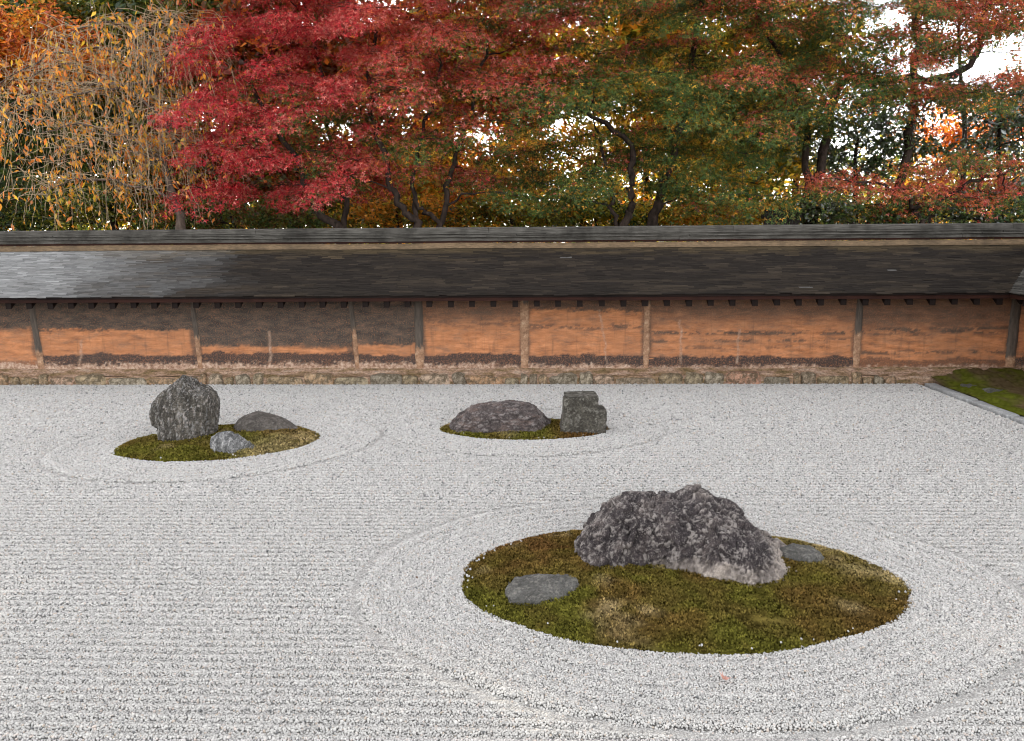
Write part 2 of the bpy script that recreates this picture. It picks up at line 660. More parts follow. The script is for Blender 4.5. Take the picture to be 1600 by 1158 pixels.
def gravel_points():
    bands = [(2.25, 4.0, 0.0088), (4.0, 6.0, 0.0106), (6.0, 8.2, 0.0142), (8.2, FOOT_Y - 0.01, 0.0180)]
    out = []
    for y0, y1, s in bands:
        xm = 0.75 * y1 + 1.8
        xs = np.arange(-xm - 0.2, min(xm, KERB_X - 0.01), s)
        ys = np.arange(y0, y1, s * 0.92)
        X, Y = np.meshgrid(xs, ys)
        X = X + rng.uniform(-.5, .5, X.shape) * s
        Y = Y + rng.uniform(-.5, .5, Y.shape) * s
        X, Y = X.ravel(), Y.ravel()
        keep = (np.abs(X + 0.034 * Y) < 0.73 * Y + 1.65) & (X < KERB_X - 0.008)
        for key in ISLANDS:
            k, d = island_k(key, X, Y)
            keep &= (d > rng.normal(0.0, 0.012, len(d))) | (rng.random(len(d)) < 0.007 * (d > -0.07))
        X, Y = X[keep], Y[keep]
        S = s * rng.uniform(0.46, 0.74, len(X)) * np.where(rng.random(len(X)) < 0.04, 1.4, 1.0)
        Z = rake(X, Y) + rng.uniform(-0.0028, 0.0024, len(X))
        for key, I in ISLANDS.items():
            k, d = island_k(key, X, Y)
            Z = np.where(d < -0.02, I[5] * np.clip(1 - k * k, 0, 1) ** 0.7 + 0.012, Z)
        out.append(np.stack([X, Y, Z, S], -1))
    return np.concatenate(out)


def gravel_nodes():
    ng = bpy.data.node_groups.new('gravel_pebbles', 'GeometryNodeTree')
    ng.interface.new_socket('Geometry', in_out='INPUT', socket_type='NodeSocketGeometry')
    ng.interface.new_socket('Geometry', in_out='OUTPUT', socket_type='NodeSocketGeometry')
    N, L = ng.nodes, ng.links
    gi, go = N.new('NodeGroupInput'), N.new('NodeGroupOutput')
    g2i = N.new('GeometryNodeGeometryToInstance')
    for k in range(4):
        ico = N.new('GeometryNodeMeshIcoSphere')
        ico.inputs['Radius'].default_value = 1.0
        ico.inputs['Subdivisions'].default_value = 2
        nz = N.new('ShaderNodeTexNoise')
        nz.noise_dimensions = '4D'
        nz.inputs['W'].default_value = 3.7 * k
        nz.inputs['Scale'].default_value = 1.1
        nz.inputs['Detail'].default_value = 1.0
        sub = N.new('ShaderNodeVectorMath')
        sub.operation = 'SUBTRACT'
        sub.inputs[1].default_value = (0.5, 0.5, 0.5)
        L.new(nz.outputs['Color'], sub.inputs[0])
        scl = N.new('ShaderNodeVectorMath')
        scl.operation = 'SCALE'
        scl.inputs['Scale'].default_value = 1.5
        L.new(sub.outputs[0], scl.inputs[0])
        sp = N.new('GeometryNodeSetPosition')
        L.new(ico.outputs['Mesh'], sp.inputs['Geometry'])
        L.new(scl.outputs[0], sp.inputs['Offset'])
        sm = N.new('GeometryNodeSetMaterial')
        sm.inputs['Material'].default_value = M_PEBBLE
        L.new(sp.outputs[0], sm.inputs['Geometry'])
        L.new(sm.outputs[0], g2i.inputs[0])
    iop = N.new('GeometryNodeInstanceOnPoints')
    L.new(gi.outputs[0], iop.inputs['Points'])
    L.new(g2i.outputs[0], iop.inputs['Instance'])
    iop.inputs['Pick Instance'].default_value = True
    ri = N.new('FunctionNodeRandomValue')
    ri.data_type = 'INT'
    ri.inputs[4].default_value = 0
    ri.inputs[5].default_value = 3
    L.new(ri.outputs[2], iop.inputs['Instance Index'])
    rr = N.new('FunctionNodeRandomValue')
    rr.data_type = 'FLOAT_VECTOR'
    rr.inputs[0].default_value = (0, 0, 0)
    rr.inputs[1].default_value = (6.28, 6.28, 6.28)
    rr.inputs['Seed'].default_value = 3
    L.new(rr.outputs[0], iop.inputs['Rotation'])
    na = N.new('GeometryNodeInputNamedAttribute')
    na.data_type = 'FLOAT'
    na.inputs['Name'].default_value = 'pebble_size'
    rs = N.new('FunctionNodeRandomValue')
    rs.data_type = 'FLOAT_VECTOR'
    rs.inputs[0].default_value = (0.75, 0.75, 0.6)
    rs.inputs[1].default_value = (1.25, 1.15, 0.95)
    rs.inputs['Seed'].default_value = 8
    ms = N.new('ShaderNodeVectorMath')
    ms.operation = 'SCALE'
    L.new(rs.outputs[0], ms.inputs[0])
    L.new(na.outputs[0], ms.inputs['Scale'])
    L.new(ms.outputs[0], iop.inputs['Scale'])
    L.new(iop.outputs[0], go.inputs[0])
    return ng


G = gravel_points()
me = bpy.data.meshes.new('gravel')
me.vertices.add(len(G))
me.vertices.foreach_set('co', G[:, :3].astype(np.float32).ravel())
vattr(me, 'pebble_size', G[:, 3])
me.materials.append(M_PEBBLE)
gravel = structure('gravel', me, M_PEBBLE, 'raked white gravel with straight lines and rings', 'stuff')
md = gravel.modifiers.new('pebbles', 'NODES')
md.node_group = gravel_nodes()


# ------------------------------------------------------------------ a rough block (foot stones, kerb stones)
def rough_block(name, sx, sy, sz, seed, amp=0.012, n=6, round_=0.35):
    """rounded irregular stone, base at z=0, centred in x, front at y=0"""
    nu, nv = 14, 8
    th = np.linspace(0, 2 * np.pi, nu, endpoint=False)
    ph = np.linspace(-np.pi / 2, np.pi / 2, nv)
    T, P = np.meshgrid(th, ph, indexing='ij')
    e = round_
    sg = lambda a: np.sign(np.cos(a)) * np.abs(np.cos(a)) ** e
    sn = lambda a: np.sign(np.sin(a)) * np.abs(np.sin(a)) ** e
    x = sg(T) * np.abs(np.cos(P)) ** e * sx / 2
    y = sn(T) * np.abs(np.cos(P)) ** e * sy / 2 + sy / 2
    z = sn(P) * sz / 2 + sz / 2
    Q = np.stack([x, y, z], -1).reshape(-1, 3)
    off = np.stack([fbm(Q * 9 + seed * 3.1, 3, 0.6, seed + k) for k in range(3)], -1)
    Q = Q + off * amp * 2
    return raw_mesh(name, Q, grid_faces(nu, nv, True), smooth_shade=False)


# kerb along the right edge of the gravel
kerb = empty('kerb', (KERB_X, 7, 0), 'long pale grey stone kerb between gravel and moss strip', 'kerb')
kerb['kind'] = 'structure'
yk = 10.98
k = 0
while yk > 1.0:
    ln = rng.uniform(0.85, 1.35)
    o = link('kerb_stone', rough_block('kerb_stone', 0.15, ln - 0.012, 0.16, 300 + k, 0.006, round_=0.16), M_KERB, kerb,
             (0.04 + 0.075 + rng.uniform(-.006, .006), yk - ln - 7, -0.125 + rng.uniform(-.004, .004)))
    yk -= ln
    k += 1

# moss strip between kerb and right wall: a lumpy sheet
nx, ny = 50, 260
xs = np.linspace(KERB_X + 0.2, 7.2, nx)
ys = np.linspace(1.0, 11.45, ny)
X, Y = np.meshgrid(xs, ys, indexing='ij')
P = np.stack([X.ravel(), Y.ravel(), np.zeros(X.size)], -1)
Z = 0.03 + 0.05 * smooth(KERB_X + .2, KERB_X + 0.9, P[:, 0]) + 0.035 * fbm(P * 2.2, 4, 0.6, 3) + 0.02 * fbm(P * 16, 3, 0.6, 9) \
    + 0.10 * smooth(10.5, 11.3, P[:, 1])
P[:, 2] = Z
n = fbm(P * np.array([2.0, 1.2, 1]), 5, 0.6, 21) - 0.55 * smooth(KERB_X + 0.55, KERB_X + 0.2, P[:, 0]) + 0.22
fine = fbm(P * 30, 3, 0.6, 30)[:, None]
green = np.array([0.085, 0.095, 0.012])
brown = np.array([0.10, 0.072, 0.036])
w = smooth(-0.25, 0.15, n)[:, None]
col = (green * (1 - w) + brown * w) * (1 + 0.6 * fine)
me = raw_mesh('moss_strip', P, grid_faces(nx, ny), smooth_shade=False)
vattr(me, 'moss_colour', np.clip(col, 0.004, 1))
structure('moss_strip', me, M_MOSS, 'green and brown moss strip beside the kerb')
# loose stones lying along the strip
M_EDGE = mat_rock('mossy_edge_stone', (0.04, 0.04, 0.03), (0.09, 0.085, 0.065), (0.15, 0.14, 0.11), (0.22, 0.21, 0.18), 1.2)
edge_stones = [(5.98, 10.55, .22, .16), (6.13, 10.2, .30, .2), (6.28, 9.75, .26, .2)]
for k, (x, y, sx, sy) in enumerate(edge_stones):
    o = link('edge_stone', rough_block('edge_stone', sx, sy, 0.10, 500 + k, 0.02, round_=0.6), M_EDGE, None, (x, y, -0.03 + 0.07 * (k == 5)), (0, 0, 0.4 * k))
    tag(o, ['small grey stone low in moss near the kerb corner', 'flat grey stone in moss strip behind the kerb',
            'grey stone embedded midway along the moss strip', 'long grey stone in moss at the photo edge',
            'tiny grey stone beside the first kerb stone', 'grey stone in moss at the foot of the corner post'][k], 'stone', 'loose stones in the moss strip')


# ================================================================== GARDEN WALLS
def mat_post():
    t = NT('post_wood_and_plaster')
    v = t.coord('Object', (6, 6, 0.8))
    n = t.noise(v, 6, 6, 0.65)
    n2 = t.noise(t.coord('Object'), 18, 6, 0.7)
    c = t.ramp(n, [(0.3, (0.045, 0.037, 0.032)), (0.7, (0.12, 0.095, 0.075))])
    p = t.ramp(n2, [(0.32, (0.15, 0.08, 0.046)), (0.5, (0.29, 0.165, 0.098)), (0.68, (0.43, 0.29, 0.19))])
    t.principled(t.mix(t.attr('plaster', 'Fac'), c, p), 0.8, t.bump(n2, 0.6, 0.012), 0.2)
    return t.m


M_POST = mat_post()
ZTOP = 1.50
EAVE_Y, EAVE_Z, TOP_Y, TOP_Z, MID_Y = 10.60, 1.365, 11.45, 1.985, 11.55


def zpix(py):
    return at(800, py, WALL_Y)[2]


def clay_panel(parent, x0, x1, z0, z1, p, seed, along=None, res=0.019):
    """p: dict of heights for stains and painted eave shade; along(x, depth, z) maps wall coordinates to the parent's space"""
    nx, nz = max(8, int((x1 - x0) / res)), int((z1 - z0) / (res * 0.95))
    X, Z = np.meshgrid(np.linspace(x0, x1, nx), np.linspace(z0, z1, nz), indexing='ij')
    X, Z = X.ravel(), Z.ravel()
    Q = np.stack([X, np.zeros_like(X), Z], -1)
    big = fbm(Q * np.array([1.6, 1, 6.0]), 4, 0.6, seed)
    mid = fbm(Q * np.array([5.0, 1, 22.0]), 4, 0.65, seed + 40)
    grain = fbm(Q * np.array([26.0, 1, 40.0]), 3, 0.7, seed + 80)
    ragged = 0.045 * big + 0.05 * mid + 0.035 * grain
    dark = smooth(p['dark'] - p.get('soft', 0.03), p['dark'] + p.get('soft', 0.03), Z + ragged) * p.get('amt', 1.0)  # stains; with a wide soft edge also painted shade under the eave
    for zc, hw, amt, thr in p.get('streaks', []):
        s = smooth(hw, hw * 0.2, np.abs(Z - zc + 0.03 * big)) * smooth(thr - 0.10, thr + 0.16, mid + 0.5 * grain) * amt
        dark = np.maximum(dark, s)
    # an oil tide line above the foot: dark band, then pale salts below it
    lb = p.get('low', 0.40) + 0.035 * fbm(np.stack([X * 1.8, X * 0, X * 0], -1), 3, 0.6, seed + 7)
    low = smooth(lb + 0.012, lb - 0.012, Z + 0.045 * mid + 0.022 * grain) * p.get('lowamt', 1.0)
    pz = p.get('salt', 0.315) + 0.04 * fbm(np.stack([X * 2.5, X * 0, X * 0], -1), 4, 0.65, seed + 19)
    pale = smooth(pz + 0.02, pz - 0.03, Z + 0.05 * mid + 0.06 * grain)
    for (xa, za, xb, zb, wd) in p.get('cracks', []):
        tt = np.clip((Z - za) / (zb - za), 0, 1)
        xc = xa + (xb - xa) * tt + 0.03 * fbm(np.stack([Z * 7, Z * 0, Z * 0], -1), 3, 0.6, seed + 3)
        inz = (Z > min(za, zb)) & (Z < max(za, zb))
        pale = np.maximum(pale, 0.55 * smooth(wd, wd * .3, np.abs(X - xc)) * inz)
    edge = smooth(0.11, 0.05, np.minimum(X - x0, x1 - X) + 0.02 * mid + 0.02 * big) * p.get('edge', 0.75) * smooth(0.3, 0.45, Z)
    dark = np.maximum(dark, edge)
    yb = 0.006 * big + 0.006 * mid + 0.004 * grain - 0.01 * smooth(0.45, 0.25, Z)
    if along is None:
        V = np.stack([X, yb, Z], -1)
    else:
        V = along(X, yb, Z)
    me = raw_mesh('wall_panel', V, grid_faces(nx, nz), smooth_shade=True)
    vattr(me, 'stain_and_shade', dark)
    vattr(me, 'low_band', low)
    vattr(me, 'pale_salt', pale)
    return link('wall_panel', me, M_CLAY, parent)


def post_mesh(w, z0, z1, plaster_top, seed, lean=0.0, full=False):
    """an old post bulging out of the clay: rounded front, uneven edges"""
    nz, na = 60, 13
    zz = np.linspace(z0, z1, nz)
    a = np.linspace(-1, 1, na)
    Z, A = np.meshgrid(zz, a, indexing='ij')
    Q = np.stack([A.ravel() * 0 + seed, A.ravel(), Z.ravel() * 4], -1)
    wz = w * (1 + 0.18 * fbm(np.stack([Z.ravel() * 5, Z.ravel() * 0 + seed, Z.ravel() * 0], -1), 3, 0.6, seed)).reshape(Z.shape)
    X = A * wz / 2 + lean * (z1 - Z)
    Yd = -0.035 * (1 - np.abs(A) ** 4) - 0.006 * fbm(Q * 3, 3, 0.6, seed + 2).reshape(Z.shape) + 0.012
    V = np.stack([X, Yd, Z], -1).reshape(-1, 3)
    me = raw_mesh('post', V, grid_faces(nz, na)[:, ::-1].copy(), smooth_shade=True)
    zt = plaster_top + 0.12 * fbm(np.stack([A.ravel() * 2, Z.ravel() * 6, A.ravel() * 0 + seed], -1), 4, 0.6, seed + 5)
    vattr(me, 'plaster', 1 - smooth(zt - 0.03, zt + 0.03, Z.ravel()))
    return me


def shingle_mesh(x0, x1, p0, p1, seed, colour, rows=46, wid=0.16, flip=1.0):
    """overlapping wooden shingles on the slope from p0 (eave: depth, z) to p1 (top)"""
    r = np.random.default_rng(seed)
    V, Fc, Col = [], [], []
    d = np.array([p1[0] - p0[0], p1[1] - p0[1]])
    L = np.linalg.norm(d)
    d /= L
    nrm = np.array([-d[1] * flip, d[0] * flip]) * (1 if d[0] * flip > 0 else -1)
    base = 0
    for i in range(rows):
        s0 = L * i / rows - 0.02
        x = x0 - r.uniform(0, wid)
        xs = [x]
        while x < x1:
            x += wid * r.uniform(0.6, 1.5)
            xs.append(x)
        xs = np.array(xs)
        n = len(xs) - 1
        a, b = xs[:-1] + 0.001, xs[1:] - 0.001
        s = s0 + r.normal(0, 0.006, n)
        th = 0.009 + np.abs(r.normal(0, 0.0025, n))
        e = s + L / rows * 2.0
        up = 0.004
        def pt(xv, sv, h):
            return np.stack([xv, p0[0] + d[0] * sv + nrm[0] * h, p0[1] + d[1] * sv + nrm[1] * h], -1)
        t2 = th + r.normal(0, 0.0018, n)
        q = np.stack([pt(a, s, th), pt(b, s, t2), pt(b, e, up * 0 - 0.001 + 0 * th), pt(a, e, -0.001 + 0 * th), pt(a, s, -0.004 + 0 * th), pt(b, s, -0.004 + 0 * th)], 1)
        V.append(q.reshape(-1, 3))
        k = base + np.arange(n) * 6
        Fc.append(np.stack([k, k + 1, k + 2, k + 3], -1))
        Fc.append(np.stack([k + 4, k + 5, k + 1, k], -1))
        c = colour((a + b) / 2, np.full(n, i / rows), r)
        Col.append(np.repeat(c, 6, 0))
        base += n * 6
    me = raw_mesh('shingles', np.concatenate(V), np.concatenate(Fc))
    vattr(me, 'shingle_colour', np.clip(np.concatenate(Col), 0.004, 1))
    return me


def roof_colour(x, t, r):
    """dark damp shingles, silver at the left end from bleaching and painted-in sky glare, mossy near the ridge and to the right"""
    Q = np.stack([x * 0.9, t * 2.6, x * 0], -1)
    n = fbm(Q * 1.6, 4, 0.6, 51)
    n2 = fbm(Q * np.array([3, 6, 1]), 4, 0.6, 77)
    dark = np.array([0.016, 0.0125, 0.010])
    brown = np.array([0.033, 0.025, 0.018])
    silver = np.array([0.20, 0.198, 0.196])  # bleached wood tone with the glare of the sky painted in
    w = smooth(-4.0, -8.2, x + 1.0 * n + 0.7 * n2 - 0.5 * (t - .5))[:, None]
    c = dark + (brown - dark) * smooth(-0.2, 0.55, n2 + 0.25 * n)[:, None]
    olive = np.array([0.062, 0.044, 0.023])
    c = c + (olive - c) * (smooth(0.72, 1.02, t + 0.22 * n2) * 0.8)[:, None]
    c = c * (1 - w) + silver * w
    c = c * (1 + 0.17 * r.normal(0, 1, (len(x), 1)).clip(-1.8, 2.4))
    pale = (r.random(len(x)) < 0.002)[:, None] & (w < .5)
    return np.where(pale, np.array([0.09, 0.085, 0.08]), c)


def silver_colour(x, t, r):
    n2 = fbm(np.stack([x * 3, t * 6, x * 0], -1), 4, 0.6, 7)
    c = np.array([0.06, 0.056, 0.05]) * (1 + 0.5 * n2[:, None])
    return c * (1 + 0.3 * r.normal(0, 1, (len(x), 1)).clip(-1.3, 2.2))


def extrude_profile(name, prof, x0, x1, nseg=1, sag=0.0, seed=0):
    """closed profile [(y,z)...] swept along x"""
    n = len(prof)
    xs = np.linspace(x0, x1, nseg + 1)
    V = np.array([[(x, y, z) for (y, z) in prof] for x in xs])
    if sag:
        V[:, :, 2] += sag * fbm(np.stack([xs * 0.9, xs * 0 + seed, xs * 0], -1), 3, 0.6, seed)[:, None]
    f = []
    for i in range(nseg):
        for j in range(n):
            j2 = (j + 1) % n
            f.append((i * n + j, (i + 1) * n + j, (i + 1) * n + j2, i * n + j2))
    f.append(tuple(range(n)))
    f.append(tuple(nseg * n + j for j in reversed(range(n))))
    return raw_mesh(name, V.reshape(-1, 3), f)


def rect(y0, y1, z0, z1):
    return [(y0, z0), (y0, z1), (y1, z1), (y1, z0)]


def build_wall(root, x0, x1, posts, panels, colour, seed, stones=None, rafters=(None, None)):
    """a roofed clay wall along local x; faces local -y; root sits at the foot line (local y = 0 is the world offset used below)"""
    # core behind the clay skin
    link('wall_core', extrude_profile('wall_core', rect(WALL_Y + 0.03, WALL_Y + 0.5, -0.05, ZTOP), x0, x1), M_LEDGE, root)
    for k, (a, b, p) in enumerate(panels):
        o = clay_panel(root, a, b, 0.10, ZTOP, p, seed + 13 * k, None, 0.019 if stones else 0.04)
        o.location = (0, WALL_Y, 0)
    for k, (x, w, plast, lean) in enumerate(posts):
        link('post', post_mesh(w, 0.2, ZTOP, plast, seed + 90 + k, lean), M_POST, root, (x, WALL_Y, 0))
    # sloping mortar ledge on the foot stones
    nx, nt = int((x1 - x0) / 0.05), 14
    X, T = np.meshgrid(np.linspace(x0, x1, nx), np.linspace(0, 1, nt), indexing='ij')
    Q = np.stack([X.ravel(), T.ravel() * 0.3, X.ravel() * 0], -1)
    rough = 0.018 * fbm(Q * np.array([2.5, 12, 1]), 4, 0.65, seed) + 0.012 * fbm(Q * 18, 3, 0.7, seed + 4)
    V = np.stack([X.ravel(), FOOT_Y + 0.04 + 0.27 * T.ravel(), 0.115 + 0.125 * T.ravel() ** 1.3 + rough], -1)
    link('mortar_ledge', raw_mesh('mortar_ledge', V, grid_faces(nx, nt), smooth_shade=True), M_LEDGE, root)
    link('ledge_front', extrude_profile('ledge_front', rect(FOOT_Y + 0.05, FOOT_Y + 0.2, -0.06, 0.112), x0, x1), M_LEDGE, root)
    # roof: deck, shingles, eave board, rafters
    deck = [(EAVE_Y + 0.015, EAVE_Z - 0.028), (TOP_Y, TOP_Z - 0.012), (MID_Y, TOP_Z + 0.05), (2 * MID_Y - TOP_Y, TOP_Z - 0.012),
            (2 * MID_Y - EAVE_Y - 0.015, EAVE_Z - 0.028), (2 * MID_Y - EAVE_Y - 0.015, EAVE_Z - 0.055), (MID_Y, TOP_Z - 0.05), (EAVE_Y + 0.015, EAVE_Z - 0.055)]
    roof = link('roof', extrude_profile('roof', deck, x0, x1), M_DARKWOOD, root)
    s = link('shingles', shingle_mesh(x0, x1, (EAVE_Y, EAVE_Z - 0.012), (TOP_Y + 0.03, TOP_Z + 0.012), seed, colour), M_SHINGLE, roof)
    s['kind'] = 'stuff'
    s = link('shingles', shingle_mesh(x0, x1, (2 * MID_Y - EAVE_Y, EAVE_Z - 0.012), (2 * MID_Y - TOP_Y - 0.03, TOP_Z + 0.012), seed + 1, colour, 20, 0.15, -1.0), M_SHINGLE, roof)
    s['kind'] = 'stuff'
    link('eave_board', extrude_profile('eave_board', rect(EAVE_Y + 0.03, EAVE_Y + 0.075, EAVE_Z - 0.105, EAVE_Z - 0.0565), x0, x1, 40, 0.006, seed), M_REDWOOD, roof)
    rm = extrude_profile('rafter', [(EAVE_Y + 0.085, EAVE_Z - 0.195), (EAVE_Y + 0.085, EAVE_Z - 0.058), (WALL_Y + 0.1, EAVE_Z + 0.42), (WALL_Y + 0.1, EAVE_Z + 0.30)], -0.040, 0.040)
    xr = rafters[0] if rafters[0] is not None else x0 + 0.2
    k = 0
    while xr < x1 - 0.1:
        o = link('rafter', rm if k == 0 else rm, M_DARKWOOD, roof, (xr, 0, 0.004 * math.sin(k * 2.3)))
        xr += 0.3005 + 0.006 * math.sin(k * 1.7)
        k += 1
    # ridge: mossy lath, dark red shadow strip, stacked boards, cap
    link('ridge_lath', extrude_profile('ridge_lath', [(TOP_Y - 0.045, TOP_Z - 0.015), (TOP_Y - 0.045, TOP_Z + 0.012), (TOP_Y + 0.0, TOP_Z + 0.062), (TOP_Y + 0.06, TOP_Z + 0.062), (TOP_Y + 0.06, TOP_Z)],
                                      x0, x1, 90, 0.012, seed + 3), M_MOSSWOOD, roof)
    link('ridge_shadow_strip', extrude_profile('ridge_shadow_strip', rect(TOP_Y + 0.005, 2 * MID_Y - TOP_Y, TOP_Z + 0.063, TOP_Z + 0.09), x0, x1), M_REDWOOD, roof)  # dark strip standing in for the shadow line under the ridge boards
    link('ridge_core', extrude_profile('ridge_core', rect(TOP_Y + 0.02, 2 * MID_Y - TOP_Y - 0.02, TOP_Z + 0.0915, TOP_Z + 0.27), x0 + 0.01, x1 - 0.01), M_DARKWOOD, roof)
    layers = [(0.035, 0.092, 0.142), (0.0, 0.1445, 0.164), (0.018, 0.167, 0.186), (0.0, 0.189, 0.210), (0.02, 0.2125, 0.290)]
    for i, (ins, a, b) in enumerate(layers):
        x = x0
        j = 0
        while x < x1:
            ln = rng.uniform(2.6, 4.2)
            e = min(x + ln, x1)
            yo = TOP_Y - 0.045 + ins + rng.uniform(-.004, .004)
            yi = 2 * MID_Y - yo
            if i == 4:
                prof = [(yo, TOP_Z + a), (yo, TOP_Z + b - 0.02), (yo + 0.03, TOP_Z + b), (yi - 0.03, TOP_Z + b), (yi, TOP_Z + b - 0.02), (yi, TOP_Z + a)]
            else:
                prof = rect(yo, yi, TOP_Z + a, TOP_Z + b)
            o = link('ridge_board', extrude_profile('ridge_board', prof, x + 0.003, e - 0.003, max(2, int((e - x) / 0.25)), 0.004, seed + 7 * i + j), M_RIDGE, roof,
                     (0, 0, rng.uniform(-.0008, .0008)))
            x = e
            j += 1
    # foot stones
    if stones:
        xs = stones[0]
        k = 0
        while xs < stones[1]:
            w = float(rng.choice([0.14, 0.20, 0.27, 0.34, 0.44, 0.56])) * rng.uniform(0.85, 1.15)
            w = min(w, stones[1] - xs + 0.05)
            h = 0.145 * rng.uniform(0.6, 1.15)
            link('foot_stone', rough_block('foot_stone', w - 0.012, 0.20, h + 0.05, seed + 900 + k, 0.017, round_=rng.uniform(0.35, 0.62)), M_FOOT, root,
                 (xs + w / 2, FOOT_Y + rng.uniform(-.012, .012), -0.05), (0, rng.uniform(-.05, .05), 0))
            xs += w
            k += 1


z_ = zpix
P_LEFT = dict(dark=z_(514), low=z_(556), salt=z_(569))
panels = [  # soft dark tops of the orange panels are eave shade put into the colour
    (-11.0, -7.59, dict(dark=z_(512), soft=0.05, low=z_(560), salt=z_(566), lowamt=0.5)),
    (-7.59, -5.14, dict(dark=z_(514), soft=0.02, low=z_(553), salt=z_(567), cracks=[(-6.9, z_(530), -6.95, z_(570), .03)])),
    (-5.14, -2.77, dict(dark=z_(541), soft=0.035, low=z_(551), salt=z_(567), cracks=[(-4.0, z_(515), -4.02, z_(570), .03)])),
    (-2.77, -1.74, dict(dark=z_(537), soft=0.03, low=z_(553), salt=z_(567))),
    (-1.74, -0.19, dict(dark=z_(503), soft=0.19, amt=0.78, low=z_(554), salt=z_(569), streaks=[(z_(500), 0.16, 0.7, 0.0), (z_(480), 0.12, 0.7, -.05)])),
    (-0.19, 1.61, dict(dark=z_(486), soft=0.015, amt=0.85, low=z_(556), salt=z_(571), streaks=[(z_(510), 0.07, 0.75, 0.0)],
                       cracks=[(0.92, z_(485), 1.04, z_(570), .02)])),
    (1.61, 4.68, dict(dark=z_(503), soft=0.2, amt=0.78, low=z_(559), salt=z_(573),
                      streaks=[(z_(521), 0.06, 0.9, -0.05), (z_(533), 0.05, 0.8, 0.05), (z_(545), 0.05, 0.6, 0.15), (z_(505), 0.08, 0.5, 0.1)],
                      cracks=[(2.1, z_(500), 2.12, z_(570), .025), (2.95, z_(515), 2.95, z_(570), .025)])),
    (4.68, 6.89, dict(dark=z_(518), soft=0.22, amt=0.78, low=z_(562), salt=z_(574), lowamt=0.7, streaks=[(z_(518), 0.12, 0.9, -0.05), (z_(508), 0.08, 0.7, 0.0), (z_(552), .06, .8, .05)])),
    (6.89, 7.3, dict(dark=z_(500), soft=0.2, amt=0.5, low=z_(562), salt=z_(574))),
]
posts = [(-7.62, 0.12, z_(548), 0.05), (-5.16, 0.085, z_(523), 0.05), (-2.78, 0.085, z_(516), 0.06), (-1.76, 0.15, z_(540), 0.0), (-0.19, 0.14, z_(470), 0.0),
         (1.61, 0.10, z_(475), 0.0), (4.68, 0.12, z_(520), 0.0), (6.90, 0.17, z_(560), 0.0), (-9.9, 0.13, z_(540), 0.0)]
south = empty('garden_wall', (0, 0, 0), 'long roofed clay wall with orange and dark stained panels behind the gravel', 'wall')
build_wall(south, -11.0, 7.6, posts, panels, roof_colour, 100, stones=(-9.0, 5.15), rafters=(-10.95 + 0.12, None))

# the wall along the right side, turning the corner towards the viewer
west = empty('garden_wall', (0, 0, 0), 'second clay wall turning the corner at the photo edge, pale grey shingle roof', 'wall')
wp = [(-11.4, -8.6, dict(dark=z_(500), soft=0.1, amt=0.6, low=z_(560), salt=z_(570))), (-8.6, -6.0, dict(dark=z_(520), low=z_(556), salt=z_(570))),
      (-6.0, -2.0, dict(dark=z_(505), soft=0.1, low=z_(556), salt=z_(570)))]
build_wall(west, -11.3, -2.0, [(-8.6, 0.14, z_(540), 0), (-6.0, 0.14, z_(530), 0), (-3.0, .14, z_(520), 0)], wp, silver_colour, 400, rafters=(-10.4, None))
# local +x -> world -y ... faces world -x: rotate by -90 degrees about z
west.rotation_euler = (0, 0, -math.pi / 2)
west.location = (7.07 - WALL_Y, 0.0, 0)


# ================================================================== MOSS ISLANDS
def island_z(key, x, y):
    k, d = island_k(key, x, y)
    I = ISLANDS[key]
    return I[5] * np.clip(1 - k * k, 0, 1) ** 0.7


def moss_palette(key, x, y, r):
    Q = np.stack([x, y, x * 0], -1)
    a = fbm(Q * 1.7 + 3.1, 4, 0.6, 61)
    b = fbm(Q * 4.5, 4, 0.6, 67)
    k, d = island_k(key, x, y)
    I = ISLANDS[key]
    green = np.array([0.078, 0.072, 0.013])
    olive = np.array([0.084, 0.064, 0.016])
    rust = np.array([0.088, 0.048, 0.016])
    tan = np.array([0.26, 0.20, 0.105])
    w = smooth(-0.25, 0.35, b + 0.5 * a)[:, None]
    c = green * w + olive * (1 - w)
    rr = 0.0
    if key == 'big':
        rr = 0.55 * smooth(0.2, -0.5, (x - I[0])) * smooth(-0.3, 0.4, y - I[1])
    if key == 'pair':
        rr = 0.75 * smooth(0.2, 0.6, x - I[0])
    rw = np.clip(smooth(0.02, 0.5, -a + 0.4 * b) * 0.6 + rr, 0, 1)[:, None]
    c = c * (1 - rw) + rust * rw
    dry = smooth(0.16, 0.5, fbm(Q * 2.6 + 8.8, 4, 0.6, 71)) * 0.35
    if key == 'big':
        dry = dry + 0.7 * smooth(0.35, 0.8, (x - I[0]) / I[2] + 0.6 * (y - I[1]) / I[3] - 0.25) * smooth(-.4, .3, b)
        for (px, py, s) in ((960, 952, .10), (1010, 955, .07), (1290, 850, .16), (1375, 905, .10), (1330, 945, .08), (930, 960, .06)):
            g = ground(px, py, 0.05)
            dry = dry + 0.6 * np.exp(-((x - g[0]) ** 2 + ((y - g[1]) * 1.3) ** 2) / s ** 2) * smooth(-.35, .35, b)
    if key == 'tall':
        for (px, py, s) in ((440, 690, .28), (400, 703, .2), (470, 685, .2)):
            g = ground(px, py, 0.05)
            dry = dry + 0.5 * np.exp(-((x - g[0]) ** 2 + ((y - g[1]) * 1.0) ** 2) / s ** 2) * smooth(-.6, .2, b)
    dry = np.clip(dry, 0, 0.9)[:, None]
    c = c * (1 - dry) + tan * dry
    return 1.6 * c * (1 + 0.5 * r.normal(0, 1, (len(x), 1)).clip(-1.6, 2.2))


